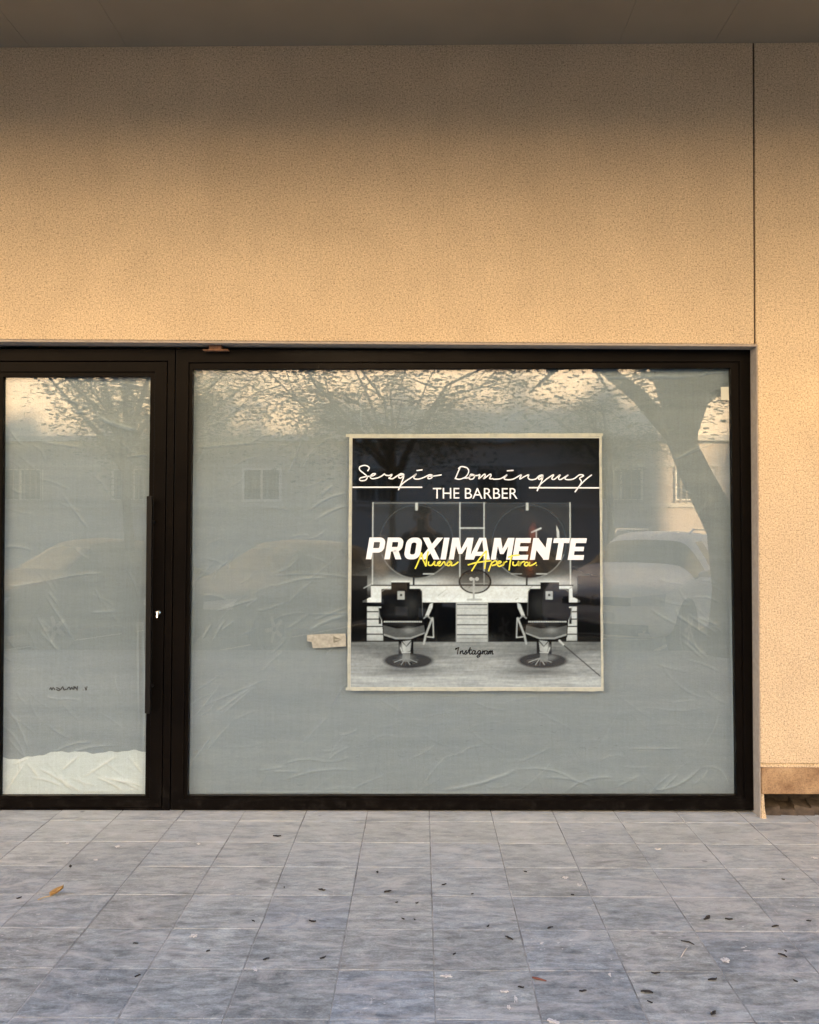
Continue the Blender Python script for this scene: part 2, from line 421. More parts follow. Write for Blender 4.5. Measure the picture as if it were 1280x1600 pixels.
# grey render lining the opening (underside of the lintel, right jamb), 2 mm inside the wall edge
b = MB()
prism(b, [(lint[0].x, lint[0].z - .012), (jamb[0].x + .01, lint[1].z - .012), (jamb[0].x + .01, lint[1].z - .001), (lint[0].x, lint[0].z - .001)], .004, .335)
b.build('lintel_lining', M['reveal'], shop)
b = MB()
prism(b, [(jamb[0].x + .006, lint[1].z - .012), (jamb[0].x + .011, lint[1].z - .012), (jamb[1].x - .0005, zpl1), (jamb[2].x - .0005, 0), (jamb[2].x - .005, 0), (jamb[1].x - .005, zpl1)], .003, .335)
b.build('jamb_lining', M['reveal'], shop)
# soffit boards of the overhang
OH = 2.1
xs = [XL, -9.4, -7.3, -4.72, -2.1, -1.58, 1.055, 1.56, 4.2, 7.3, XR]
for a, c2 in zip(xs[:-1], xs[1:]):
    b = MB(); b.box(a + .0009, c2 - .0009, -OH + .31, -.004, ZS, ZS + .03)
    b.build('soffit_board', M['soffit'], shop)
b = MB(); b.box(XL, XR, -OH + .01, .0, ZS + .034, ZS + .06); b.build('soffit_backing', M['joint'], shop)
HB = 9.45
XW = -.8  # unseen roofline stepped here to shape the sunlit area opposite
b = MB(); b.box(XW, XR, -OH, 5.0, ZS + .062, HB); b.box(XL, XW - .001, -OH, 5.0, ZS + .062, HB - .75); b.box(XL, XR, .72, 5.0, 0, ZS + .0)
b.build('upper_storeys', M['stucco'], shop)
b = MB(); b.box(XL, XR, -OH, -OH + .3, ZS - .27, ZS - .001); b.build('added_shade_beam', M['soffit'], shop)  # unseen beam added to shade the top of the shop wall
rr = random.Random(8); x = -14.0
while x < XR - 2:                                    # unseen boxes added to break up the roof's shadow edge opposite
    w_, h_ = rr.uniform(.35, 1.1), rr.uniform(.25, .9); zb = HB if x > XW else HB - .75
    b = MB(); b.box(x, x + w_, -OH + .05, -OH + .05 + w_, zb + .001, zb + h_); b.box(x - .04, x + w_ + .04, -OH + .01, -OH + .09 + w_, zb + h_, zb + h_ + .07); b.build('roof_shadow_box', M['stucco'], shop)
    x += rr.uniform(1.6, 3.4)
b = MB(); b.box(XL, XR, .345, .71, ZS - .25, ZS + .05); b.box(XL, xlj - .05, .345, .71, 0, ZS - .26); b.box(jamb[1].x + .15, XR, .345, .71, 0, ZS - .26); b.build('wall_core', M['concrete'], shop)
b = MB(); b.box(XL, XR, .30, .71, -.03, -.006); b.build('shop_floor', M['concrete'], shop)

def q4(a, b_, c_, d_, y):  return [xz(W(*p, y)) for p in (a, b_, c_, d_)]
# shop window: frame > bead, gasket, glass
win = MB()
O = q4((275, 545), (1185, 546), (1195, 1266), (266.5, 1266), FY)
I1 = q4((295, 566.5), (1156, 565), (1164, 1248), (286, 1249.5), FY)
win.ring(O, I1, FY, FY + .06)
window = win.build('window', M['frame'], shop, bevel=.0025)
window['label'] = 'large fixed shop window in a black metal frame'
b = MB()
I1b = q4((294.4, 566), (1156.6, 564.4), (1164.6, 1248.5), (285.4, 1250), FY)
I2 = q4((301, 577), (1142, 575), (1151, 1243), (293, 1243.5), FY + .012)
b.ring(I1b, I2, FY + .012, GY + .02); b.build('glazing_bead', M['frame'], window, bevel=.002)
I3 = q4((302.2, 578.5), (1140.8, 576.5), (1149.8, 1241.6), (294.2, 1242), GY)
I2w = q4((299, 575), (1144, 573), (1153, 1245), (291, 1245.5), GY)
b = MB(); b.ring(I2w, I3, GY - .003, GY + .01); b.build('gasket', M['gasket'], window)
Wg = q4((296, 572), (1147, 570), (1156, 1247), (289, 1247.5), GY)
b = MB(); prism(b, Wg, GY, GY + .006); b.build('window_glass', M['glass'], window)
# door frame and door leaf
b = MB()
O = q4((-62, 545), (273.6, 545), (265, 1267), (-70, 1268), FY); I = q4((-38, 564), (262.4, 564), (253.5, 1263), (-45, 1264), FY)
b.ring(O, I, FY, FY + .06); b.build('door_frame', M['frame'], shop, bevel=.0025)
b = MB()
O = q4((-36, 565.2), (261.2, 565.2), (252.3, 1262), (-43, 1263), FY + .004); I1 = q4((-4, 581), (242, 581), (233.5, 1249), (-9, 1249), FY + .004)
b.ring(O, I1, FY + .004, FY + .055)
door = b.build('door', M['frame'], shop, bevel=.0025); door['label'] = 'glazed door leaf with a long black pull bar'
b = MB()
I2 = q4((5, 589), (235, 588.5), (226.5, 1243.5), (0, 1243.5), FY + .014); I1b = q4((-4.6, 580.5), (242.6, 580.5), (234, 1249.6), (-9.6, 1249.6), FY + .004)
b.ring(I1b, I2, FY + .014, GY + .02); b.build('glazing_bead', M['frame'], door, bevel=.002)
Dg = q4((1, 584), (239, 584), (230, 1247), (-5, 1247), GY)
b = MB(); prism(b, Dg, GY, GY + .006); b.build('door_glass', M['glass'], door)
HY = FY - .062
b = MB(); p0, p1 = W(233.2, 775, HY), W(230.2, 1115, HY); hw = .0145
b.hexa([(p0.x - hw, HY, p0.z), (p0.x + hw, HY, p0.z), (p1.x + hw, HY, p1.z), (p1.x - hw, HY, p1.z)],
       [(p0.x - hw, HY + .03, p0.z), (p0.x + hw, HY + .03, p0.z), (p1.x + hw, HY + .03, p1.z), (p1.x - hw, HY + .03, p1.z)])
for f in (.12, .88):
    q = p0.lerp(p1, f); b.tube([(q.x + .009, HY + .028, q.z), (q.x + .009, FY + .006, q.z)], .009, 10)
b.build('door_handle', M['handle'], door, bevel=.003)
b = MB(); q = W(247.5, 957, FY); b.lathe([(.012, FY + .003), (.012, FY - .006), (.009, FY - .009)], 16, 'y', (q.x, 0, q.z))
b.build('lock_cylinder', M['steel'], door, smooth=False)
b = MB(); b.hexa([(q.x - .0035, FY - .03, q.z - .026), (q.x + .0035, FY - .03, q.z - .026), (q.x + .0035, FY - .02, q.z + .006), (q.x - .0035, FY - .02, q.z + .006)],
                 [(q.x - .0035, FY - .027, q.z - .026), (q.x + .0035, FY - .027, q.z - .026), (q.x + .0035, FY - .010, q.z + .006), (q.x - .0035, FY - .010, q.z + .006)])
b.box(q.x - .014, q.x + .002, FY - .016, FY - .012, q.z + .002, q.z + .008)
b.build('key', M['steel'], door)
# rusty bracket above the window frame
b = MB(); a, c2 = W(318, 548.4, FY - .03), W(357, 546.6, FY - .03); b.box(a.x, c2.x, FY - .045, FY + .03, a.z, a.z + .006)
a, c2 = W(327, 547, FY - .03), W(347, 536, FY - .03); b.box(a.x, c2.x, FY - .04, FY + .02, a.z + .002, c2.z)
b.build('bracket', M['rust'], shop, bevel=.001)

# ------------------------------------------------------------------ plastic film behind the glass
def film_sheet(name, quad, y, creases, mat, step=.008, amp=.004, seed=1, ragged=None):
    r = np.random.default_rng(seed)
    P = [Vector((p[0], y, p[1])) for p in quad]                     # tl tr br bl
    w = (P[1] - P[0]).length; h = (P[3] - P[0]).length
    nx, nz = int(w / step), int(h / step)
    u = np.linspace(0, 1, nx + 1); v = np.linspace(0, 1, nz + 1); U, V = np.meshgrid(u, v)
    A = [np.array(p) for p in P]
    X = (1-U)*(1-V)*A[0][0] + U*(1-V)*A[1][0] + U*V*A[2][0] + (1-U)*V*A[3][0]
    Z = (1-U)*(1-V)*A[0][2] + U*(1-V)*A[1][2] + U*V*A[2][2] + (1-U)*V*A[3][2]
    if ragged is not None:
        Z = Z + ragged(X) * (1 - V) ** 6
    H = np.zeros_like(X); C = np.zeros_like(X)
    for k in range(14):
        a = r.uniform(0, 6.28); fx, fz = r.uniform(1, 7) * np.cos(a), r.uniform(1, 9) * np.sin(a)
        H += .0006 * np.sin(fx * X + fz * Z + r.uniform(0, 6.28))
    for (x0, z0, x1, z1, bow, a, wd) in creases:
        dx, dz = x1 - x0, z1 - z0; L = math.hypot(dx, dz) + 1e-6
        T = ((X - x0) * dx + (Z - z0) * dz) / L ** 2
        D = ((X - x0) * -dz + (Z - z0) * dx) / L
        D = D - bow * np.sin(np.pi * np.clip(T, 0, 1)) - .12 * wd * np.sin(T * 23 + x0 * 50)
        tap = np.clip(np.minimum(T, 1 - T) * 5, 0, 1); tap = np.where((T < 0) | (T > 1), 0, tap)
        rd = np.exp(-(D / wd) ** 2) * tap
        H += a * rd * .75 + a * .45 * np.where(D > 0, np.exp(-(D / (wd * 3.5)) ** 2), 0) * tap
        C += np.clip(a / .005, 0, 1.3) * np.exp(-(D / (wd * .75)) ** 2) * tap
    Y = y - H
    me = bpy.data.meshes.new(name)
    co = np.stack([X, Y, Z], -1).reshape(-1, 3)
    idx = np.arange((nx + 1) * (nz + 1)).reshape(nz + 1, nx + 1)
    F = np.stack([idx[1:, :-1], idx[1:, 1:], idx[:-1, 1:], idx[:-1, :-1]], -1).reshape(-1, 4)
    me.vertices.add(len(co)); me.vertices.foreach_set('co', co.ravel())
    me.loops.add(F.size); me.loops.foreach_set('vertex_index', F.ravel())
    me.polygons.add(len(F)); me.polygons.foreach_set('loop_start', np.arange(0, F.size, 4)); me.polygons.foreach_set('loop_total', np.full(len(F), 4))
    me.polygons.foreach_set('use_smooth', np.ones(len(F), bool))
    me.update(calc_edges=True)
    at = me.attributes.new('crease', 'FLOAT', 'POINT'); at.data.foreach_set('value', np.clip(C, 0, 1).ravel())
    me.materials.append(mat)
    return me
def cr(px0, py0, px1, py1, bow=0.0, a=.004, wd=.0042):
    p, q = W(px0, py0, GY + .02), W(px1, py1, GY + .02)
    return (p.x, p.z, q.x, q.z, bow, a, wd)
def rnd_cr(n, x0, x1, y0, y1, ang, spread, L, a, seed):
    r = random.Random(seed); out = []
    for _ in range(n):
        x, y = r.uniform(x0, x1), r.uniform(y0, y1); t_ = R(ang + r.uniform(-spread, spread)); l = r.uniform(.4, 1) * L / 2
        out.append(cr(x - math.cos(t_) * l, y + math.sin(t_) * l, x + math.cos(t_) * l, y - math.sin(t_) * l, r.uniform(-.02, .02), a * r.uniform(.4, 1.1), r.uniform(.0022, .0045)))
    return out
cw = [cr(430, 915, 512, 902, .01, .004), cr(318, 930, 355, 938, .01, .004), cr(336, 955, 402, 935, .0, .005), cr(382, 950, 402, 935, 0, .004),
      cr(480, 987, 545, 960, .01, .006, .008), cr(300, 1110, 420, 1060, 0, .003), cr(335, 1115, 395, 1072, 0, .004), cr(345, 1118, 398, 1072, 0, .004),
      cr(300, 1125, 345, 1068, 0, .003), cr(315, 1000, 330, 975, 0, .005), cr(330, 1003, 352, 968, 0, .005), cr(345, 985, 365, 970, 0, .004),
      cr(480, 960, 550, 958, 0, .003), cr(304, 700, 420, 690, .0, .003), cr(480, 800, 545, 770, .02, .004), cr(490, 815, 548, 788, .01, .004), cr(500, 775, 520, 758, 0, .004),
      cr(684, 1236, 810, 1202, -.02, .007, .008), cr(810, 1202, 905, 1222, .03, .005), cr(850, 1216, 925, 1230, .02, .005), cr(660, 1228, 700, 1180, .01, .004),
      cr(440, 1195, 510, 1190, .02, .004), cr(510, 1190, 545, 1168, .01, .004), cr(425, 1205, 470, 1206, .0, .004), cr(440, 1220, 565, 1205, .03, .005), cr(400, 1205, 445, 1198, 0, .004),
      cr(1020, 1236, 1095, 1200, -.03, .006), cr(1030, 1238, 1060, 1210, 0, .005), cr(1095, 1200, 1140, 1230, .05, .005), cr(960, 1232, 1000, 1212, 0, .004), cr(880, 1240, 960, 1215, .03, .005),
      cr(1055, 960, 1112, 997, 0, .005), cr(1060, 985, 1108, 1030, 0, .004), cr(1075, 960, 1122, 990, 0, .004), cr(1065, 1000, 1100, 1030, .0, .004), cr(1090, 965, 1125, 978, 0, .004),
      cr(1050, 720, 1120, 690, .0, .003), cr(1060, 715, 1110, 688, 0, .003), cr(320, 1175, 360, 1130, 0, .004), cr(300, 1190, 330, 1150, 0, .004),
      cr(560, 600, 566, 680, 0, .002), cr(900, 590, 1090, 588, .0, .006, .008), cr(1090, 588, 1138, 582, .01, .006), cr(300, 584, 520, 583, .005, .004), cr(740, 730, 745, 900, 0, .002),
      cr(1144, 600, 1147, 1230, .0, .005, .005), cr(1140, 900, 1146, 1240, .01, .004), cr(302, 700, 297, 1235, .005, .004, .006), cr(420, 900, 560, 905, .02, .003), cr(300, 1238, 900, 1240, 0, .004, .006)]
cw += rnd_cr(26, 305, 560, 880, 1180, 35, 25, 70, .0032, 3) + rnd_cr(22, 330, 1130, 1160, 1235, 22, 25, 90, .0035, 4) + rnd_cr(16, 1030, 1140, 900, 1090, -35, 25, 60, .003, 5) + rnd_cr(18, 310, 540, 620, 880, 25, 50, 70, .0025, 6) + rnd_cr(16, 760, 1140, 590, 840, 10, 60, 70, .0025, 7) + rnd_cr(20, 560, 1130, 1085, 1160, 15, 50, 90, .0018, 8)
FYB = GY + .026
wq = q4((293, 569), (1150, 567), (1158, 1247), (287, 1248), FYB)
ws = link('plastic_sheet', film_sheet('plastic_sheet', wq, FYB, cw, M['film'], .0052, seed=2))
tag(ws, 'grey translucent plastic sheet masking the wide shop window from inside', 'plastic sheet', 'plastic sheets behind the shop glass')
cd = [cr(10, 918, 70, 908, 0, .004), cr(70, 908, 160, 895, .008, .005), cr(0, 855, 50, 860, .01, .004), cr(55, 960, 90, 1020, 0, .004), cr(70, 930, 115, 1000, 0, .004), cr(60, 985, 95, 1020, 0, .004),
      cr(75, 925, 90, 945, 0, .004), cr(140, 957, 185, 955, 0, .004), cr(90, 1094, 128, 1096, .01, .004), cr(70, 1088, 95, 1095, 0, .003), cr(0, 1130, 40, 1185, .02, .004), cr(5, 1100, 45, 1175, .02, .004),
      cr(10, 1150, 60, 1200, -.01, .004), cr(80, 1178, 145, 1160, .02, .004), cr(90, 1185, 180, 1165, .02, .005), cr(150, 650, 215, 672, -.01, .006, .012), cr(60, 610, 140, 640, .01, .004), cr(110, 640, 150, 650, 0, .004),
      cr(215, 950, 217, 1140, 0, .004, .004), cr(222, 950, 223, 1200, .01, .004, .006), cr(8, 595, 230, 593, .003, .004), cr(140, 600, 230, 604, .01, .003), cr(95, 770, 140, 830, 0, .003), cr(60, 690, 130, 700, 0, .003), cr(3, 640, 2, 1200, 0, .004)]
cd += rnd_cr(22, 5, 220, 900, 1180, -50, 25, 60, .0028, 13) + rnd_cr(16, 5, 220, 600, 880, -25, 30, 60, .0026, 14)
rag = lambda X: -.012 * np.sin(X * 9) + .006 * np.sin(X * 41)
dq = q4((-2, 581), (240, 581), (231, 1184), (-6, 1190), FYB)
dsheet = link('plastic_sheet', film_sheet('plastic_sheet', dq, FYB, cd, M['film'], .0052, seed=3))
tag(dsheet, 'grey plastic sheet inside the door glass with mirrored handwriting', 'plastic sheet', 'plastic sheets behind the shop glass')
c2 = [cr(40, 1190, 8, 1240, 0, .005), cr(42, 1192, 62, 1215, 0, .006), cr(60, 1200, 118, 1238, .01, .006), cr(48, 1215, 100, 1230, .01, .005), cr(88, 1212, 130, 1240, 0, .006), cr(95, 1205, 125, 1180, 0, .005),
      cr(130, 1215, 185, 1180, 0, .005), cr(150, 1215, 195, 1238, .01, .007), cr(160, 1215, 222, 1236, .012, .007), cr(175, 1220, 225, 1230, .01, .006), cr(200, 1182, 225, 1210, 0, .004), cr(20, 1195, 45, 1185, 0, .005)] + rnd_cr(14, 5, 220, 1190, 1238, -30, 50, 50, .004, 23)
rag2 = lambda X: .010 * np.sin(X * 6.5 + 1) + .008 * np.sin(X * 15) + .004 * np.sin(X * 43) + .002 * np.sin(X * 95)
lq = q4((-5, 1182), (232, 1174), (232, 1248), (-8, 1248), FYB - .007)
o = link('plastic_sheet', film_sheet('plastic_sheet', lq, FYB - .007, c2, M['film2'], .005, seed=4, ragged=rag2))
tag(o, 'crumpled white plastic strip along the bottom of the door glass', 'plastic sheet', 'plastic sheets behind the shop glass')

# ribbons for drawn lettering on a vertical plane
def smooth(pts, n=6):
    if len(pts) < 3: return pts
    out = []
    for i in range(len(pts) - 1):
        p0, p1, p2, p3 = pts[max(i-1, 0)], pts[i], pts[i+1], pts[min(i+2, len(pts)-1)]
        for k in range(n):
            s = k / n
            out.append(tuple(.5 * ((2*p1[d]) + (-p0[d]+p2[d])*s + (2*p0[d]-5*p1[d]+4*p2[d]-p3[d])*s*s + (-p0[d]+3*p1[d]-3*p2[d]+p3[d])*s**3) for d in (0, 1)))
    return out + [pts[-1]]
def ribbon(mb, pts, wpx, y, taper=False, m=0, closed=False):
    """flat stroke given in photo pixels, laid on the plane y"""
    n = len(pts); L, Rr = [], []
    for i, p in enumerate(pts):
        a = pts[(i-1) % n] if closed else pts[max(i-1, 0)]; c_ = pts[(i+1) % n] if closed else pts[min(i+1, n-1)]
        dx, dy = c_[0] - a[0], c_[1] - a[1]; l = math.hypot(dx, dy) + 1e-9
        hw = wpx / 2 * (min(1, .45 + 3 * min(i, n-1-i) / n) if taper else 1)
        nx_, ny_ = -dy / l * hw, dx / l * hw
        L.append(W(p[0] + nx_, p[1] + ny_, y)); Rr.append(W(p[0] - nx_, p[1] - ny_, y))
    for i in range(n if closed else n - 1):
        j = (i + 1) % n
        mb.face([L[i], L[j], Rr[j], Rr[i]], m)
M['ink'] = plain('black_ink', (.01, .01, .012), .6)
b = MB()
hand = [[(77.5, 1077.5), (79.5, 1074.5), (81, 1078), (83, 1074.5), (86, 1078)], [(88, 1074), (92, 1076), (94, 1078), (91, 1079), (88, 1077)], [(95, 1077.5), (98, 1073), (100, 1078), (103, 1077)],
        [(104, 1078), (108, 1073.5), (110, 1077.5), (112, 1074), (114, 1077.5)], [(115.5, 1078), (115.5, 1072.5), (117.5, 1076)], [(120.5, 1079), (121, 1072)], [(117.5, 1073), (120.5, 1078)], [(133, 1073.5), (134.5, 1078.5), (136, 1072.5)], [(129.5, 1078.2), (130.2, 1078.2)]]
for st in hand: ribbon(b, smooth(st), 1.6, FYB - .0062)
b.build('handwriting', M['ink'], dsheet)['kind'] = 'stuff'

# ------------------------------------------------------------------ the poster
PY = GY - .0035
PC = [(551, 684.5), (936.5, 684.5), (939.5, 1073.5), (548, 1073.5)]
NXP, NYP, SSC = 470, 474, 2
class Art:
    """a small painter: works in photo pixels over the poster's print area"""
    def __init__(s):
        s.k = NXP * SSC / 386.0
        s.h, s.w = NYP * SSC, NXP * SSC
        yy, xx = np.mgrid[0:s.h, 0:s.w]
        s.X = 551 + (xx + .5) / s.k; s.Y = 684.5 + (yy + .5) / s.h * 389.0
        s.im = np.zeros((s.h, s.w, 3), np.float32)
    def put(s, mask, col, a=1.0):
        A = (np.clip(mask, 0, 1) * a)[..., None]
        s.im = s.im * (1 - A) + np.array(col if hasattr(col, '__len__') else (col,) * 3, np.float32) * A
    def rect(s, x0, y0, x1, y1, col, a=1.0, soft=.35):
        m = np.clip((s.X - x0) / soft + .5, 0, 1) * np.clip((x1 - s.X) / soft + .5, 0, 1) * np.clip((s.Y - y0) / soft + .5, 0, 1) * np.clip((y1 - s.Y) / soft + .5, 0, 1)
        s.put(m, col, a)
    def poly(s, pts, col, a=1.0):
        m = np.zeros((s.h, s.w), bool); n = len(pts)
        for i in range(n):
            (xa, ya), (xb, yb) = pts[i], pts[(i + 1) % n]
            if ya == yb: continue
            c_ = ((s.Y >= min(ya, yb)) & (s.Y < max(ya, yb))); xi = xa + (s.Y - ya) / (yb - ya) * (xb - xa)
            m ^= c_ & (s.X < xi)
        s.put(m.astype(np.float32), col, a)
    def ell(s, cx, cy, rx, ry, col, a=1.0, soft=.06):
        d = np.sqrt(((s.X - cx) / rx) ** 2 + ((s.Y - cy) / ry) ** 2); s.put((1 - d) / soft + .5, col, a)
    def arc(s, cx, cy, rx, ry, wd, col, a=1.0, a0=-181, a1=181):
        d = np.abs(np.sqrt(((s.X - cx) / rx) ** 2 + ((s.Y - cy) / ry) ** 2) - 1) * min(rx, ry)
        an = np.degrees(np.arctan2(s.Y - cy, s.X - cx)); s.put(np.clip(wd / 2 - d + .5, 0, 1) * ((an >= a0) & (an <= a1)), col, a)
    def line(s, pts, wd, col, a=1.0):
        for (xa, ya), (xb, yb) in zip(pts[:-1], pts[1:]):
            dx, dy = xb - xa, yb - ya; t_ = np.clip(((s.X - xa) * dx + (s.Y - ya) * dy) / (dx*dx + dy*dy + 1e-9), 0, 1)
            d = np.hypot(s.X - xa - t_ * dx, s.Y - ya - t_ * dy); s.put(np.clip(wd / 2 - d + .4, 0, 1), col, a)
    def glow(s, cx, cy, rx, ry, col, a): s.put(np.exp(-((s.X - cx) / rx) ** 2 - ((s.Y - cy) / ry) ** 2), col, a)
    def noise(s, amp, sx, sy, y0=0, y1=9999, seed=1):
        r = np.random.default_rng(seed); ny, nx_ = int(s.h / sy) + 3, int(s.w / sx) + 3; g_ = r.random((ny, nx_)).astype(np.float32)
        fy = np.arange(s.h) / sy; fx = np.arange(s.w) / sx; iy = fy.astype(int); ix = fx.astype(int); ty = (fy - iy)[:, None]; tx = (fx - ix)[None]
        v_ = (g_[iy][:, ix] * (1-tx) + g_[iy][:, ix+1] * tx) * (1-ty) + (g_[iy+1][:, ix] * (1-tx) + g_[iy+1][:, ix+1] * tx) * ty
        m = ((s.Y > y0) & (s.Y < y1))[..., None]; s.im = s.im * (1 + np.where(m, amp * (v_[..., None] - .5) * 2, 0))
def L(v):   # display 0..255 -> linear
    v = np.array(v, np.float32) / 255; return np.where(v <= .04045, v / 12.92, ((v + .055) / 1.055) ** 2.4)
def paint():
    a = Art(); G_ = lambda v: tuple(L((v, v * 1.02, v * .99)))
    a.rect(540, 680, 950, 790, tuple(L((21, 20, 17)))); a.rect(540, 784, 950, 1003, tuple(L((20, 19, 17))))
    a.rect(584, 786, 891, 915, G_(50)); a.put(np.clip((a.Y - 850) / 60, 0, 1) * (a.X > 584) * (a.X < 891) * (a.Y < 915) * (a.Y > 786), G_(48), .7)
    a.rect(584, 785, 760, 787.5, G_(120), .7); a.rect(760, 786, 891, 787, G_(80), .6)
    a.rect(719.5, 787, 757, 914, G_(34), .85); a.rect(719.5, 826, 757, 870, G_(60), .6)
    for cx in (640, 830): a.glow(cx + (2 if cx > 700 else 8), 912, 62, 10, G_(235), .95)
    for cx in (640, 830): a.glow(cx, 905, 70, 24, G_(150), .35)
    for cx in (652, 827):
        a.ell(cx, 847, 57, 57, G_(48), 1, .02); a.ell(cx, 868, 50, 34, G_(26), .9, .5); a.arc(cx, 847, 57, 57, 1.6, G_(150), .75, 20, 160); a.arc(cx, 847, 57, 57, 1.0, G_(110), .35)
        a.line([(cx - 4, 904), (cx - 4, 915)], 3, G_(25))
        a.line([(cx + 11, 897), (cx + 27, 897)], 1.5, G_(230), .9); a.line([(cx - 28, 897), (cx - 12, 897)], 1.2, G_(200), .8 if cx > 700 else 0)
        a.rect(cx - 2 if cx < 700 else cx - 5, 786, cx + 2 if cx < 700 else cx - 1, 798, G_(205), .9)
    for x in (584, 719.5, 757, 890.5): a.line([(x, 786), (x, 914)], 1.9, G_(215), .85)
    a.line([(719.5, 825.5), (757, 825.5)], 2.2, G_(215), .9)
    a.line([(831, 832), (845, 826)], 2.4, G_(235), .9); a.line([(838, 830), (838, 841)], 1.6, G_(220), .8)
    a.poly([(869, 821), (873, 829), (874, 841), (870, 841)], G_(220), .9)
    a.glow(833, 833, 5, 12, tuple(L((170, 95, 70))), .4); a.glow(828, 872, 6, 22, tuple(L((150, 85, 45))), .55)
    a.ell(598, 872, 14, 30, tuple(L((120, 108, 92))), .5, .6)
    # counter
    a.rect(582, 914, 895, 916.5, G_(30)); a.poly([(582, 916), (893, 916), (894, 938), (582, 938)], G_(226)); a.poly([(580, 934), (896, 934), (905, 938.5), (905, 941.5), (569, 941.5), (569, 939)], G_(235))
    r = random.Random(4)
    for _ in range(26):
        x, y = r.uniform(585, 885), r.uniform(917, 938); l = r.uniform(4, 14); a.line([(x, y), (x + l, y - l * r.uniform(.3, 1.0))], r.uniform(.5, 1.3), G_(130), r.uniform(.3, .8))
    a.rect(578, 941.5, 898, 1003, G_(10))
    for (x0, x1) in ((576, 601), (884, 900)):
        a.rect(x0, 948, x1, 1009, G_(205))
        for y in (955, 966.5, 978, 990, 1001): a.rect(x0, y, x1, y + 2.0, G_(40))
    a.rect(713.5, 941.5, 763, 1012, G_(170)); a.rect(715, 943, 762, 1010, G_(198))
    for y in (944, 960.5, 975.5, 991): a.rect(715, y, 762, y + 1.6, G_(35)); a.rect(715, y + 6, 762, y + 7, G_(160))
    # floor
    a.rect(540, 1003, 950, 1080, G_(150)); a.put(np.clip((a.Y - 1003) / 70, 0, 1) * (a.Y > 1003), G_(188), .8)
    for cx in (640, 847):
        a.glow(cx, 1020, 70, 16, G_(70), .75); a.glow(cx - 8, 1048, 62, 9, G_(85), .8)
    a.glow(548, 1006, 60, 14, G_(60), .5); a.glow(925, 1008, 40, 12, G_(90), .7); a.glow(740, 1000, 30, 8, G_(110), .4)
    a.noise(.20, 90, 7, 1003, 1080, 2); a.noise(.14, 35, 3, 1003, 1080, 3)
    a.rect(540, 900, 576, 1003, G_(16), .9); a.rect(901, 900, 950, 1003, G_(14), .85)
    a.line([(571, 919), (582, 913)], 1.6, G_(190), .8)
    # basin lamp ring and tap between the chairs
    a.ell(743, 909, 23, 17, G_(30), .55, .1); a.arc(743, 909, 24, 18, 2.2, G_(14)); a.line([(741, 905), (741, 935)], 3, G_(170)); a.line([(732, 937), (752, 937)], 3.5, G_(190)); a.line([(722, 912), (762, 912)], 1.6, G_(150), .8)
    a.ell(737, 905, 3, 3, G_(180), .9); a.ell(746, 905, 3, 3, G_(180), .9)
    # two barber chairs
    for (cx, s) in ((631, 1), (855, -1)):
        X_ = lambda d: cx + s * d
        def box(d0, y0, d1, y1, v, al=1.0): a.rect(min(X_(d0), X_(d1)), y0, max(X_(d0), X_(d1)), y1, G_(v), al)
        def pl(pts, v, al=1.0): a.poly([(X_(d), y) for d, y in pts], G_(v), al)
        def ln(pts, w_, v, al=1.0): a.line([(X_(d), y) for d, y in pts], w_, G_(v), al)
        bx = X_(9) if s > 0 else 847
        a.ell(bx, 1032, 38, 12, G_(40), 1, .08); a.arc(bx, 1032, 38, 12, 1.5, G_(110), .7)
        for k in range(9):
            an = R(20 * k + 10); a.line([(bx - 4, 1028), (bx - 4 + 20 * math.cos(an), 1030 + 9 * math.sin(an))], 1.2, G_(185 if k % 2 else 95), .8)
        box(-6, 996, 17, 1022, 24); pl([(-2, 1000), (14, 1000), (12, 1017), (1, 1020)], 165); ln([(-2, 1001), (6, 1010), (14, 1001)], 1.8, 30); ln([(-3, 1012), (0, 1020), (12, 1019)], 1.5, 220, .8)
        box(0, 1020, 12, 1034, 120, .8)
        pl([(-32, 968), (34, 968), (33, 998), (0, 1002), (-30, 996)], 16)
        pl([(-30, 977), (-10, 982), (12, 982), (33, 977), (35, 990), (12, 998), (-10, 998), (-29, 992)], 88); pl([(-29, 990), (-10, 996), (12, 996), (34, 988), (34, 990), (12, 999), (-10, 999), (-29, 993)], 170, .7)
        pl([(-33, 921), (-29, 920), (27, 920), (30, 924), (31, 966), (28, 972), (-30, 972), (-33, 966)], 12)
        a.glow(X_(14), 945, 12, 14, G_(64), .55); a.glow(X_(-16), 950, 9, 13, G_(40), .5); a.glow(X_(-2), 960, 20, 4, G_(70), .3); a.glow(X_(0), 975, 26, 2.5, G_(60), .5)
        ln([(-32, 924), (-28, 921), (-18, 921)], 1.2, 150, .8); ln([(27, 921), (30, 926), (31, 962)], 1.2, 120, .7)
        for k in range(22): a.ell(X_(-28 + k * 2.7), 971.5, 1.0, 1.1, G_(225), .95, .5)
        box(-18, 909, 11, 924, 16); box(-18, 908, 11, 910, 225); box(-8, 924, 3, 937, 175); a.ell(X_(-2.5), 930, 2, 2, G_(60))
        pl([(35, 962), (42, 944), (47, 942), (46, 950), (40, 963)], 205); ln([(33, 966), (38, 962), (45, 968)], 2.2, 150); ln([(47, 966), (48, 996), (38, 995)], 1.8, 190); ln([(46, 966), (36, 992), (33, 1006)], 3.2, 175); ln([(42, 970), (36, 986)], 1.2, 30)
        box(-37, 950, -33, 975, 30); ln([(-38, 948), (-36, 962), (-33, 968)], 1.4, 150, .8)
    a.line([(876, 1005), (905, 1030), (935, 1056)], 1.7, G_(35)); a.line([(873, 1001), (879, 1007)], 3, G_(205))
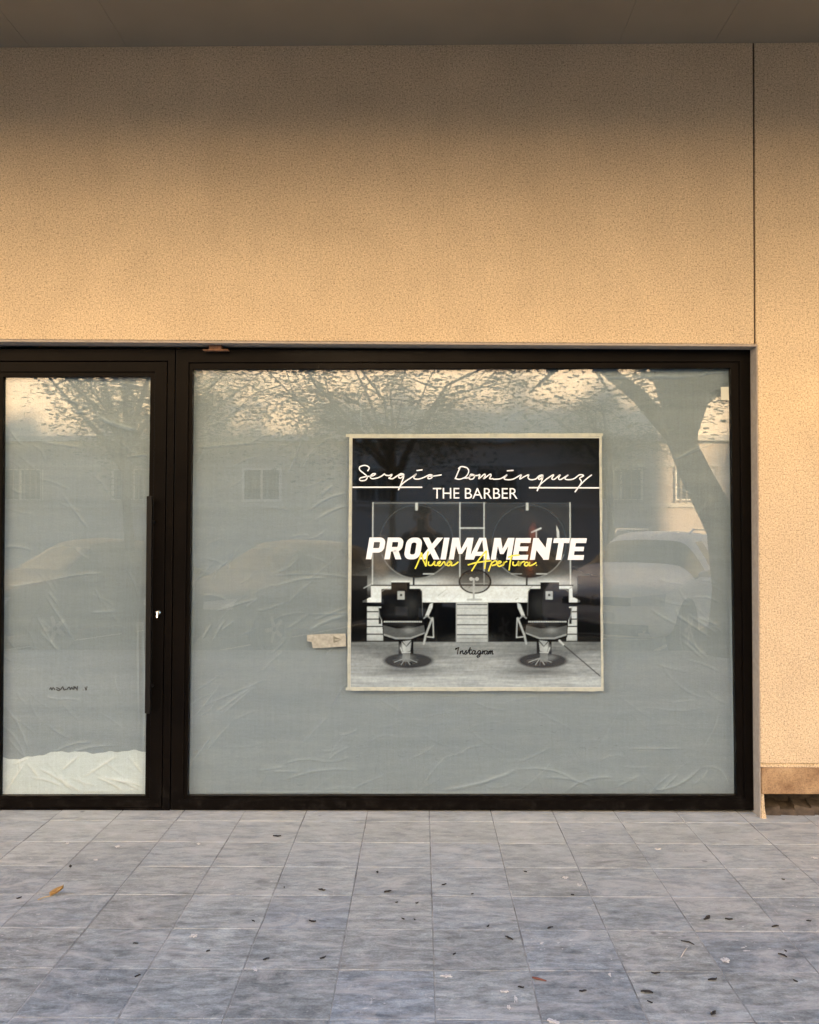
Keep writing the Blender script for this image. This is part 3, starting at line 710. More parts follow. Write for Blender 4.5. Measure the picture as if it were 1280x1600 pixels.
    for cx in (633, 853):
        a.glow(cx + 8, 985, 9, 5, G_(160), .6); a.glow(cx - 14, 988, 8, 4, G_(90), .5); a.glow(cx, 1012, 6, 5, G_(210), .5); a.glow(cx + 5, 1027, 10, 4, G_(150), .5)
    a.noise(.10, 9, 7, seed=9); a.noise(.10, 3, 3, seed=19)
    for ax in (0, 1): a.im = (np.roll(a.im, 1, ax) + a.im * 2 + np.roll(a.im, -1, ax)) / 4
    im = a.im.reshape(NYP, SSC, NXP, SSC, 3).mean((1, 3))
    return im
ART = paint()
me = bpy.data.meshes.new('print')
uu = (np.arange(NXP) + .0) / (NXP - 1); vv = (np.arange(NYP) + .0) / (NYP - 1); U, V = np.meshgrid(uu, vv)
A = [np.array(W(px, py, PY)) for px, py in PC]
B3 = ((1-U)*(1-V))[..., None]*A[0] + (U*(1-V))[..., None]*A[1] + (U*V)[..., None]*A[2] + ((1-U)*V)[..., None]*A[3]
idx = np.arange(NXP * NYP).reshape(NYP, NXP); Fq = np.stack([idx[1:, :-1], idx[1:, 1:], idx[:-1, 1:], idx[:-1, :-1]], -1).reshape(-1, 4)
me.vertices.add(NXP * NYP); me.vertices.foreach_set('co', B3.reshape(-1, 3).ravel())
me.loops.add(Fq.size); me.loops.foreach_set('vertex_index', Fq.ravel())
me.polygons.add(len(Fq)); me.polygons.foreach_set('loop_start', np.arange(0, Fq.size, 4)); me.polygons.foreach_set('loop_total', np.full(len(Fq), 4)); me.update(calc_edges=True)
ca = me.color_attributes.new('print_colour', 'FLOAT_COLOR', 'POINT')
ca.data.foreach_set('color', np.concatenate([ART.reshape(-1, 3), np.ones((NXP * NYP, 1))], 1).astype(np.float32).ravel())
PAL = .62                                     # how much of the incoming light the whitest print returns
def poster_mat(name, col=None):
    t = NT(name)
    k = (.64, .78, .94)
    if col is None: t.set(Base_Color=t.mix(1.0, t.attr('print_colour', 'Color'), k, 'MULTIPLY'))
    else: t.set(Base_Color=tuple(c_ for c_ in col))
    wv = t.noise(t.co((.55, 1, 1.6)), 3.2, 2, .5)
    t.set(Roughness=.03, Normal=t.bump(wv, .010, .05)); t.p.inputs['Specular IOR Level'].default_value = 1.0
    return t.m
M['print'] = poster_mat('glossy_poster_print'); M['pwhite'] = poster_mat('white_print', (.70, .80, .92)); M['pyellow'] = poster_mat('yellow_print', (.66, .68, .10)); M['pblack'] = poster_mat('black_print', (.006, .007, .008))
me.materials.append(M['print'])
p0 = W(744, 1073, PY)
poster = thing('poster', 'square black and white barber shop poster taped to the shop window', 'poster', tuple(p0))
link('print', me, poster)
b = MB(); prism(b, q4((548.6, 683), (938.8, 683), (942, 1075), (545.8, 1075), PY + .0008), PY + .0006, PY + .0022); b.build('paper', plain('white_paper', (.40, .46, .47), .5), poster)
LY = PY - .0004
Z2 = lambda pts: [(545 + x / 6.4, 715 + y / 6.4) for x, y in pts]
Z3 = lambda pts: [(735 + x / 6.095, 715 + y / 6.095) for x, y in pts]
Z1 = lambda pts: [(540 + x / 3.122, 670 + y / 3.122) for x, y in pts]
wpx = 1.9
nm = [Z2([(188,135),(205,100),(165,78),(112,92),(112,125),(160,165),(186,195),(165,226),(115,228),(115,205),(175,190),(240,182),(268,162),(240,163),(214,190),(236,210),(290,202),(335,180),(356,164),(368,174),(400,180),(432,168),(420,192),(402,206),(440,210),(485,182),(525,160),(552,172),(525,202),(500,200),(506,180),(550,176),(535,235),(497,326)]),
      Z2([(497,326),(515,285),(570,235),(640,190),(676,164),(652,196),(664,213),(712,212),(765,192),(806,172),(838,178),(826,205),(796,210),(800,188),(850,184),(930,172)]), Z2([(678,130),(738,122)]),
      Z2([(1115,95),(1065,212)]), Z2([(1095,112),(1125,90),(1182,102),(1200,140),(1172,190),(1112,216),(1060,208)]),
      Z1([(572,240),(600,238),(612,222),(630,228),(622,244),(604,244),(612,228),(642,228),(656,223),(650,244),(676,222),(682,228),(674,244),(704,222),(710,228),(703,243),(722,243)]),
      Z3([(216,206),(290,200),(350,164),(322,198),(348,210),(410,204),(485,164),(470,204),(520,178),(556,164),(550,190),(572,210),(622,204),(652,176),(684,166),(690,180),(664,206),(648,200),(660,182),(690,182),(670,245),(636,320)]),
      Z3([(636,320),(662,262),(740,195),(795,164),(776,198),(800,206),(856,164),(840,196),(862,208),(934,164),(902,194),(922,210),(985,202),(1040,164),(1080,172),(1042,196),(1058,225),(1045,262),(996,330)]), Z3([(996,330),(1030,282),(1095,212),(1158,164)]), Z3([(348,126),(412,121)])]
for part in (nm[:3], nm[3:]):
    b = MB()
    for k, st in enumerate(part): ribbon(b, smooth(st), wpx, LY - k * .00004)
    b.build('name_lettering', M['pwhite'], poster)
for ln_ in ([(551, 761.3), (660, 761.3)], [(826.5, 762), (936.6, 762.2)]):
    b = MB(); ribbon(b, ln_, 2.2, LY - .0006); b.build('ruled_line', M['pwhite'], poster)
def text_mesh(txt, x0, x1, ytop, ybase, y, mat, name, parent, off=0.0):
    cu = bpy.data.curves.new('lettering', 'FONT'); cu.body = txt; cu.size = 1; cu.offset = off; cu.resolution_u = 4
    to = bpy.data.objects.new('lettering', cu); COL.objects.link(to); bpy.context.view_layer.update()
    dg = bpy.context.evaluated_depsgraph_get(); m_ = bpy.data.meshes.new_from_object(to.evaluated_get(dg)); bpy.data.objects.remove(to)
    n = len(m_.vertices); co = np.zeros(n * 3); m_.vertices.foreach_get('co', co); co = co.reshape(-1, 3)
    mnx, mxx, mny, mxy = co[:, 0].min(), co[:, 0].max(), co[:, 1].min(), co[:, 1].max()
    for v_, c_ in zip(m_.vertices, co):
        px = x0 + (c_[0] - mnx) / (mxx - mnx) * (x1 - x0); py = ybase + (c_[1] - mny) / (mxy - mny) * (ytop - ybase)
        v_.co = W(px, py, y)
    m_.materials.clear(); m_.materials.append(mat); m_.name = name
    return link(name, m_, parent)
text_mesh('THE', 676.5, 718, 762.3, 779, LY, M['pwhite'], 'subtitle_lettering', poster); text_mesh('BARBER', 726.5, 809, 762.5, 779.2, LY, M['pwhite'], 'subtitle_lettering', poster)
# heavy slanted headline, drawn letter by letter (x, y up in 0..34)
TK = 8.5
def glyph(ch, w):
    h = 34.0; k = TK; q = 7.6
    S = lambda *p: list(p)
    if ch == 'I': return [[(0,0),(k,0),(k,h),(0,h)]]
    if ch == 'T': return [[(0,h-q),(w,h-q),(w,h),(0,h)], [((w-k)/2,0),((w+k)/2,0),((w+k)/2,h-q-.01),((w-k)/2,h-q-.01)]]
    if ch == 'E': return [[(0,0),(k,0),(k,h),(0,h)], [(k,0),(w,0),(w,q),(k,q)], [(k,h-q),(w,h-q),(w,h),(k,h)], [(k,h/2-q/2+.4),(w-2,h/2-q/2+.4),(w-2,h/2+q/2-.2),(k,h/2+q/2-.2)]]
    if ch == 'N': return [[(0,0),(k*.92,0),(k*.92,h),(0,h)], [(w-k*.92,0),(w,0),(w,h),(w-k*.92,h)], [(k*.5,h),(k*1.0,h),(w-k*.5,0),(w-k*1.0,0)], [(k*.9,h),(k*.9,h*.45),(w-k*.9,0),(w-k*.9,h*.55)]]
    if ch == 'M': return [[(0,0),(k*.9,0),(k*.9,h),(0,h)], [(w-k*.9,0),(w,0),(w,h),(w-k*.9,h)], [(k*.4,h),(k*1.2,h),(w/2+k*.32,h*.26),(w/2-k*.32,h*.26),(k*.9,h*.62)], [(w-k*.4,h),(w-k*1.2,h),(w/2-k*.32,h*.26),(w/2+k*.32,h*.26),(w-k*.9,h*.62)]]
    if ch == 'X': return [[(0,0),(k*1.12,0),(w,h),(w-k*1.12,h)], [(0,h),(k*1.12,h),(w,0),(w-k*1.12,0)]]
    if ch == 'A': return [[(0,0),(k,0),(w/2+k*.1,h),(w/2-k*.62,h)], [(w,0),(w-k,0),(w/2-k*.1,h),(w/2+k*.62,h)], [(w*.24,h*.17),(w*.76,h*.17),(w*.70,h*.17+6.4),(w*.30,h*.17+6.4)]]
    def bowl(x0, x1, y0, y1, r_, kk, qq):
        o_, i_ = [], []
        for cx, cy, a0 in ((x1 - r_, y1 - r_, 90), (x1 - r_, y0 + r_, 0)):
            for t_ in range(6):
                an = R(a0 - t_ * 18); o_.append((cx + r_ * math.cos(an), cy + r_ * math.sin(an)))
                ri = max(r_ - kk, 1.6); cxi = x1 - kk - ri; cyi = (y1 - qq - ri) if a0 == 90 else (y0 + qq + ri)
                i_.append((cxi + ri * math.cos(an), cyi + ri * math.sin(an)))
        o_ = [(x0, y1)] + o_ + [(x0, y0)]; i_ = [(x0, y1 - qq)] + i_ + [(x0, y0 + qq)]
        return [[o_[n_], o_[n_+1], i_[n_+1], i_[n_]] for n_ in range(len(o_) - 1)]
    if ch == 'P': return [[(0,0),(k,0),(k,h),(0,h)]] + bowl(k, w, h*.30, h, 9, k*.95, q*.95)
    if ch == 'R': return [[(0,0),(k,0),(k,h),(0,h)]] + bowl(k, w - .6, h*.36, h, 8.5, k*.92, q*.92) + [[(w*.42,h*.38),(w*.42+k,h*.38+2),(w+.6,0),(w+.6-k*1.08,0)]]
    if ch == 'O':
        o_, i_ = [], []
        for cx, cy, a0 in ((w-10, h-10, 0), (10, h-10, 90), (10, 10, 180), (w-10, 10, 270)):
            for t_ in range(6):
                an = R(a0 + t_ * 18); o_.append((cx + 10 * math.cos(an), cy + 10 * math.sin(an)))
                ri = 3.2; cxi = w - k - ri if cx > w/2 else k + ri; cyi = h - q - ri if cy > h/2 else q + ri
                i_.append((cxi + ri * math.cos(an), cyi + ri * math.sin(an)))
        n = len(o_); return [[o_[j], o_[(j+1) % n], i_[(j+1) % n], i_[j]] for j in range(n)]
word = [('P', 571.8, 26), ('R', 600.6, 26), ('O', 630.5, 25), ('X', 655, 32), ('I', 688.4, 9.2), ('M', 701.5, 33), ('A', 732, 33.5), ('M', 767, 31.5), ('E', 800.5, 24), ('N', 828, 29.5), ('T', 860.2, 25), ('E', 887.2, 24.5)]
for k, (ch, x, w_) in enumerate(word):
    b = MB()
    lift = (x - 572) / 342 * 1.2; ybase = 873.8 + lift
    for j, pl in enumerate(glyph(ch, w_)):
        b.face([W(x + u_ + v_ * .165, ybase - v_, LY - .0001 - (j if ch not in 'PRO' else min(j, 1)) * .00005 - (.00005 * 12 if (ch in 'R' and j > 12) else 0)) for u_, v_ in pl])
    b.build('headline_letter', M['pwhite'], poster)
Z4 = lambda pts: [(560 + x / 6.4, 820 + y / 6.4) for x, y in pts]
Z5 = lambda pts: [(740 + x / 6.4, 820 + y / 6.4) for x, y in pts]
ye = [Z4([(568,440),(600,370),(632,278)]), Z4([(632,278),(645,340),(676,416)]), Z4([(676,416),(684,340),(700,265)]), Z4([(702,368),(704,402),(738,402),(764,366),(760,400),(785,405),(815,382),(820,366),(796,378),(796,402),(822,408),(858,370),(876,404),(908,366),(930,374),(900,376),(886,400),(908,408),(934,376),(930,406),(962,400),(1002,370)]),
      [(737,892.5),(748,875),(760,860.5)], [(760,860.5),(759,876),(757.3,889)], [(731,882.8),(745,879),(768,876)], Z5([(188,368),(166,420),(150,466)]), Z5([(180,385),(215,360),(234,372),(222,398),(182,408)]), Z5([(182,408),(240,392),(276,374),(258,364),(238,392),(258,416),(296,396),(304,368),(296,410),(310,378),(338,364)]),
      Z5([(382,300),(366,380),(356,456)]), Z5([(345,326),(400,308),(462,302)]), Z5([(398,368),(396,402),(430,402),(452,366),(446,404),(466,398),(472,370),(464,410),(480,378),(512,366)]), Z5([(548,378),(522,376),(510,402),(534,410),(562,376),(556,408),(592,400),(630,376)]), Z5([(626,402),(634,408)])]
for part in (ye[:4], ye[4:]):
    b = MB()
    for k, st in enumerate(part): ribbon(b, smooth(st), 2.2, LY - .0012 - k * .00004)
    b.build('script_lettering', M['pyellow'], poster)
ig = [[(713,1012),(712,1015),(715,1012.5),(718,1012)], [(716.5,1012),(715.5,1018),(715,1022.5)], [(719.5,1017),(719,1022),(720.5,1018.5),(723,1017),(723.5,1021.5),(725.5,1021),(729,1016.5),(727.5,1018),(729.5,1020),(728,1022.3),(725.5,1021.5)], [(729,1022),(733,1017),(735,1011.5)], [(735,1011.5),(733.5,1019),(734.5,1022.3),(738,1020)], [(731.5,1016),(737.5,1015.6)],
      [(743,1017.5),(740,1016.8),(738,1019.5),(739,1022.3),(741.5,1021),(743,1017),(742.3,1021.5),(744,1022),(746.5,1019.5)], [(751,1017.3),(748.5,1016.8),(746.5,1019.5),(748,1022),(750.5,1020),(751.2,1017),(750,1024.5),(747,1027),(745.5,1025.5),(749,1023),(753,1020.5),(754.8,1016.5),(754.5,1019),(757,1017),(757.3,1018.2)],
      [(754.3,1022.5),(755,1018.5)], [(761.5,1017.5),(759,1016.8),(757,1019.5),(758,1022.2),(760.5,1021),(762,1017),(761,1021.5),(763,1021.5),(764.5,1017),(764,1022.4),(765,1018.5),(767,1017),(766.5,1022.3),(767.5,1018.5),(769.5,1017),(769.5,1021.8),(771.5,1021.5)]]
b = MB()
for k, st in enumerate(ig): ribbon(b, smooth(st), 1.75, LY - .0002 - k * .00004)
b.build('caption_lettering', M['pblack'], poster)
# masking tape round the poster, slightly crumpled strips
t = NT('cream_masking_tape'); c = t.co()
t.set(Base_Color=t.ramp(t.noise(c, 26, 4, .7), [(.3, (.27, .32, .31)), (.55, (.37, .42, .39)), (.75, (.42, .44, .36))]), Roughness=.7, Normal=t.bump(t.noise(c, 90, 3), .3, .003)); M['tape'] = t.m
def tape(pA, pB, wpx, y, seed):
    r = random.Random(seed); n = 26; b = MB(); prev = None; d = Vector((pB[0] - pA[0], pB[1] - pA[1])).normalized(); nn = Vector((-d.y, d.x))
    for i in range(n + 1):
        p = Vector(pA).lerp(Vector(pB), i / n); w1 = wpx / 2 + r.uniform(-.5, .4); w2 = wpx / 2 + r.uniform(-.5, .4)
        if i in (0, n): w1 -= r.uniform(0, 1.2); p = p + d * r.uniform(-1, 1)
        yy = y - r.uniform(0, .0016)
        a1, a2, a3 = W(*(p + nn * w1), y), W(*p, yy), W(*(p - nn * w2), y - r.uniform(0, .0008))
        cur = [b.vert(a1), b.vert(a2), b.vert(a3)]
        if prev:
            b.f += [[prev[0], cur[0], cur[1], prev[1]], [prev[1], cur[1], cur[2], prev[2]]]; b.m += [0, 0]
        prev = cur
    return b.build('tape_strip', M['tape'], poster, smooth=True)
tape((541, 681.0), (942, 679.6), 5.6, PY - .0012, 1); tape((548.2, 684), (544.8, 1078), 4.4, PY - .0022, 2)
tape((938.4, 678), (941.4, 1080), 3.8, PY - .0032, 3); tape((541, 1076.6), (944, 1077.4), 5.6, PY - .0042, 4)
# torn paper label and white sticker on the glass
b = MB(); pl = [(480, 992), (508, 990.5), (540, 990), (541, 1000), (540.5, 1010), (512, 1012), (489, 1013), (487, 1003), (480, 1002)]
lf = [W(*p, GY - .0015) for p in pl]; b.hexa(lf, [p + Vector((0, .0012, 0)) for p in lf])
lab = b.build('paper_label', plain('dull_paper_tape', (.29, .31, .285), .8, var=.22, scale=45), None); tag(lab, 'torn cream tape label with a small arrow stuck on the window left of the poster', 'label')
b = MB(); b.face([W(521, 994, GY - .002), W(534, 999.5, GY - .002), W(521, 999, GY - .002)]); b.face([W(521, 1000.6, GY - .002), W(533, 1000.6, GY - .002), W(522, 1004.5, GY - .002)])
b.face([W(521, 994.5, GY - .00205), W(523, 994.5, GY - .00205), W(523, 1004, GY - .00205), W(521, 1004, GY - .00205)]); b.build('arrow', plain('arrow_ink', (.14, .15, .13), .8), lab)
b = MB(); lf = [W(*p, GY - .0012) for p in ((1126.5, 604.5), (1139, 604.5), (1139.3, 625), (1127, 625))]; b.hexa(lf, [p + Vector((0, .001, 0)) for p in lf])
tag(b.build('sticker', plain('white_sticker', (.50, .55, .50), .6)), 'small blank white sticker in the upper corner of the shop window', 'sticker')

# ------------------------------------------------------------------ litter on the pavement
M['leafdark'] = plain('dark_dry_leaf', (.022, .020, .018), .8, var=.4, scale=80)
ORD = 'first second third fourth fifth sixth seventh eighth ninth tenth'.split()
SPOTS = []
def spot(o, kind):
    SPOTS.append((o, kind))
def label_spots():
    cell = {}
    for o, kind in SPOTS:
        row = int(math.floor((Y0 + TY - o.location.y) / TY)); colm = int(math.floor((o.location.x - X0) / TX)) - int(math.floor((W(744, 1070).x - X0) / TX))
        cell.setdefault((kind.split()[-1], row, colm), []).append((o.location.x, o, kind))
    for (kd, row, colm), v in cell.items():
        v.sort(key=lambda q: q[0])
        for n_, (x, o, kind) in enumerate(v):
            c_ = 'under the poster centre' if colm == 0 else f"{ORD[abs(colm) - 1]} column {'right' if colm > 0 else 'left'} of poster centre"
            more = '' if len(v) == 1 else (['left ', 'right '] if len(v) == 2 else ['leftmost ', 'middle ', 'rightmost '] if len(v) == 3 else ['leftmost ', 'left middle ', 'right middle ', 'rightmost '] if len(v) == 4 else ['leftmost ', 'second left ', 'middle ', 'second right ', 'rightmost '])[min(n_, 4)]
            o['label'] = f"{more}{kind} in {ORD[max(0, row)]} tile row, {c_}"
def scrap(px, py, lpx, ang, seed):
    r = random.Random(seed); p = G(px, py, .003); s = (p - CAM).length / F_PX; Lh = lpx * s / 2; b = MB(); n = 5; prevs = None
    for i in range(n + 1):
        u = i / n * 2 - 1; wd = Lh * .42 * max(.12, 1 - abs(u) ** 1.6) * r.uniform(.7, 1.25); z = .003 + .0022 * u * u * r.uniform(.0, 1.2); cy = r.uniform(-.2, .2) * Lh
        pts = [(u * Lh, cy + wd, z + .004), (u * Lh, cy, z), (u * Lh, cy - wd, z + .004)]
        cur = [b.vert(q) for q in pts]
        if prevs: b.f += [[prevs[0], prevs[1], cur[1], cur[0]], [prevs[1], prevs[2], cur[2], cur[1]]]; b.m += [0, 0]
        prevs = cur
    o = b.build('leaf_scrap', M['leafdark'], None); o.location = (p.x, p.y, .0005); o.rotation_euler = (0, 0, R(ang))
    sm = o.modifiers.new('thick', 'SOLIDIFY'); sm.thickness = .0012
    spot(o, ('tiny' if lpx < 8 else 'small' if lpx < 12.5 else 'long') + ' dark leaf scrap'); return tag(o, '-', 'dry leaf', 'dark leaf scraps on the pavement')
bits = [(110, 1355, 11), (30, 1404, 9), (433, 1307, 13), (444, 1388, 6), (503, 1391, 12), (606, 1394, 14), (590, 1364, 10), (488, 1440, 12), (396, 1440, 7), (325, 1487, 7), (416, 1500, 11), (505, 1498, 11), (212, 1475, 8), (215, 1526, 10), (620, 1411, 5), (630, 1437, 6),
        (694, 1383, 9), (652, 1412, 6), (821, 1363, 6), (796, 1467, 16), (860, 1451, 12), (710, 1492, 8), (895, 1399, 5), (763, 1448, 6), (911, 1550, 12), (1025, 1522, 14), (1011, 1551, 18), (1016, 1567, 9), (1114, 1531, 15), (1105, 1435, 18), (1139, 1437, 11), (1211, 1448, 12), (1223, 1494, 14), (1228, 1487, 5), (1243, 1534, 8), (1115, 1585, 14), (1264, 1440, 7), (814, 1544, 10), (1224, 1375, 5), (648, 1438, 4), (738, 1398, 5)]
for i, (px, py, l) in enumerate(bits): scrap(px, py, l * .9, random.uniform(-60, 60) if i % 3 else random.uniform(0, 180), i)
# curled golden leaf
p = G(80, 1402, .0); lf = thing('dry_leaf', 'curled golden brown dry leaf with stalk near the door', 'dry leaf', (p.x, p.y, 0), R(38))
b = MB(); prev = None
for i in range(8):
    u = i / 7; wd = .022 * math.sin(math.pi * min(1, u * .9 + .1)) ** .8 + .002; x = -.005 + .055 * u; z = .006 + .02 * u * u
    cur = [b.vert((x, wd, z + .012)), b.vert((x, 0, z)), b.vert((x, -wd * .7, z + .016))]
    if prev: b.f += [[prev[0], prev[1], cur[1], cur[0]], [prev[1], prev[2], cur[2], cur[1]]]; b.m += [0, 0]
    prev = cur
o = b.build('blade', plain('golden_leaf', (.42, .24, .07), .7, var=.3, scale=60), lf, smooth=True, local=True); s_ = o.modifiers.new('t', 'SOLIDIFY'); s_.thickness = .001
b = MB(); b.tube([(-.055, -.004, .004), (-.03, .002, .006), (0, 0, .006)], [.0022, .002, .0022], 6); b.build('stalk', plain('pale_stalk', (.45, .34, .18), .7), lf, local=True)
def twig(px, py, pts, rad, mat, label):
    p = G(px, py); b = MB(); b.tube([(x, y, .003 + z) for x, y, z in pts], rad, 6); o = b.build('twig', mat, None, smooth=True); o.location = (p.x, p.y, .0005); return tag(o, label, 'twig', None)
twig(842, 1533, [(-.02, .015, .002), (-.005, .003, .004), (.025, -.008, .001)], [.003, .0045, .002], plain('red_bark', (.16, .06, .045), .8), 'short reddish brown twig lying on the paving tiles')
twig(1069, 1490, [(.02, .035, .001), (0, 0, .002), (-.022, -.04, .001)], [.0015, .002, .0012], plain('pale_bark', (.5, .46, .4), .8), 'thin pale straw beside a tile joint')
twig(1072, 1474, [(-.015, .012, .001), (.01, -.002, .003), (.025, -.02, .001)], [.002, .003, .0015], M['leafdark'], 'thin dark forked twig above the pale straw')
# white paint drops, flat blobs
def drop(px, py, wpx, hpx, seed):
    r = random.Random(seed); p = G(px, py); s = (p - CAM).length / F_PX; pts = []
    for k in range(18):
        a_ = k / 18 * 6.283; q = r.uniform(.2, 1.1); pts.append((math.cos(a_) * wpx * s / 2 * q, math.sin(a_) * hpx * s / 2 / .29 * q))
    b = MB(); b.hexa([(x, y, .0038) for x, y in pts], [(x, y, .0008) for x, y in pts])
    o = b.build('paint_splash', plain('white_paint', (.52, .52, .51), .7, var=.25, scale=200) if 'wp' not in M else M['wp'], None); M['wp'] = o.data.materials[0]; o.location = (p.x, p.y, 0)
    spot(o, ('tiny' if wpx < 7 else 'small' if wpx < 12 else 'wide') + ' white paint splash'); return tag(o, '-', 'paint splash', 'white paint splashes on the pavement')
for i, (px, py, w_, h_) in enumerate([(184, 1323, 7, 4), (302, 1463, 12, 4), (310, 1319, 5, 2), (150, 1344, 6, 2), (865, 1597, 20, 5), (1135, 1502, 13, 5), (1028, 1327, 10, 2.5), (1272, 1341, 10, 3), (906, 1384, 8, 4), (884, 1372, 12, 3), (806, 1562, 7, 6), (697, 1526, 18, 2.5), (788, 1550, 14, 2.5), (953, 1524, 5, 4), (795, 1575, 6, 4), (399, 1516, 6, 5), (105, 1318, 6, 2)]): drop(px, py, w_, h_, i)

label_spots()
# ------------------------------------------------------------------ across the street (seen in the glass)
M['facade'] = stucco('cream_facade', (.66, .56, .44)); M['facade2'] = stucco('darkened_facade_base', (.40, .33, .27)); M['fband'] = plain('facade_band', (.42, .38, .32), .9, var=.15); M['shutter'] = plain('white_shutter', (.62, .60, .56), .7)  # facade base colour darkened for shade, bouncing less light onto the shop wall
M['dglass'] = plain('dark_window_pane', (.03, .035, .04), .08, 0, .6); M['bar'] = plain('window_bar', (.20, .15, .11), .6); M['rooft'] = plain('roof_tile', (.28, .13, .08), .9, var=.3)
OYF = -22.0
ob = thing('apartment_house', 'long cream apartment house across the street with barred ground floor windows', 'building', (0, OYF, 0))
b = MB(); b.box(-40, 40, OYF - 9, OYF, 4.0, 19.5); b.build('wall', M['facade'], ob)
b = MB(); b.box(-40, 40, OYF - 9, OYF, -.1, 3.999); b.build('ground_floor_wall', M['facade2'], ob)
b = MB(); b.box(-40.1, 40.1, OYF - 9.1, OYF + .35, 19.5, 19.75); b.build('roof', M['rooft'], ob)
b = MB(); b.box(-40, 40, OYF + .003, OYF + .30, 3.95, 4.10); b.build('ledge', M['fband'], ob)
b = MB(); b.box(-40, 40, OYF + .003, OYF + .09, 2.05, 2.17); b.build('sill_band', M['fband'], ob)
b = MB(); b.box(-40, 40, OYF + .003, OYF + .06, 3.22, 3.30); b.build('string_course', M['fband'], ob)
def window_at(xc, w_, z0, z1, bars):
    b = MB(); b.ring([(xc - w_/2, z1), (xc + w_/2, z1), (xc + w_/2, z0), (xc - w_/2, z0)], [(xc - w_/2 + .07, z1 - .07), (xc + w_/2 - .07, z1 - .07), (xc + w_/2 - .07, z0 + .07), (xc - w_/2 + .07, z0 + .07)], OYF + .05, OYF + .002)
    b.box(xc - .03, xc + .03, OYF + .004, OYF + .045, z0 + .07, z1 - .07)
    f = b.build('window', M['shutter'], ob)
    b = MB(); b.box(xc - w_/2 + .07, xc + w_/2 - .07, OYF + .003, OYF + .02, z0 + .07, z1 - .07); b.build('pane', M['dglass'], f)
    if bars:
        b = MB(); n = int(w_ / .16)
        for k in range(n + 1):
            x = xc - w_/2 + k * w_ / n; b.box(x - .014, x + .014, OYF + .12, OYF + .148, z0 - .05, z1 + .05)
        for z in (z0 + .02, (z0 + z1) / 2, z1 - .02): b.box(xc - w_/2 - .05, xc + w_/2 + .05, OYF + .09, OYF + .119, z - .015, z + .015)
        b.build('window_bars', M['bar'], f)
for xc, w_, ba in ((-15, 1.3, 1), (-11.6, 1.3, 1), (-8.3, 1.3, 1), (-4.6, 1.15, 0), (-1.3, 1.3, 1), (2.2, 1.3, 1), (5.75, 1.25, 1), (7.85, 1.15, 1), (11.2, 1.3, 1), (14.4, 1.3, 1)): window_at(xc, w_, 2.22, 3.2, ba)
for k in range(12): window_at(-19.6 + k * 3.5, 1.2, 6.5, 7.9, 0); window_at(-19.6 + k * 3.5, 1.2, 9.4, 10.8, 0); window_at(-19.6 + k * 3.5, 1.2, 12.3, 13.7, 0); window_at(-19.6 + k * 3.5, 1.2, 15.2, 16.6, 0)
b = MB()
for x in (-13, -2.0, 9.8): b.box(x - .45, x + .45, OYF + .003, OYF + .18, 4.102, 19.4)
b.build('pilaster', M['facade'], ob); ob.children[-1]['kind'] = 'stuff'
nb = thing('sun_blocking_neighbour', 'plain unseen building added beyond a narrow gap to shade the street', 'building', (17, 1, 0))  # unseen, added to block the sun except for a strip through the gap
b = MB(); b.box(11.2, 40, -OH, 5, -.1, HB - .4); b.build('wall', M['stucco'], nb)
b = MB(); b.box(11.1, 40, -OH - .12, 5.1, HB - .4, HB - .2); b.build('parapet', M['fband'], nb)

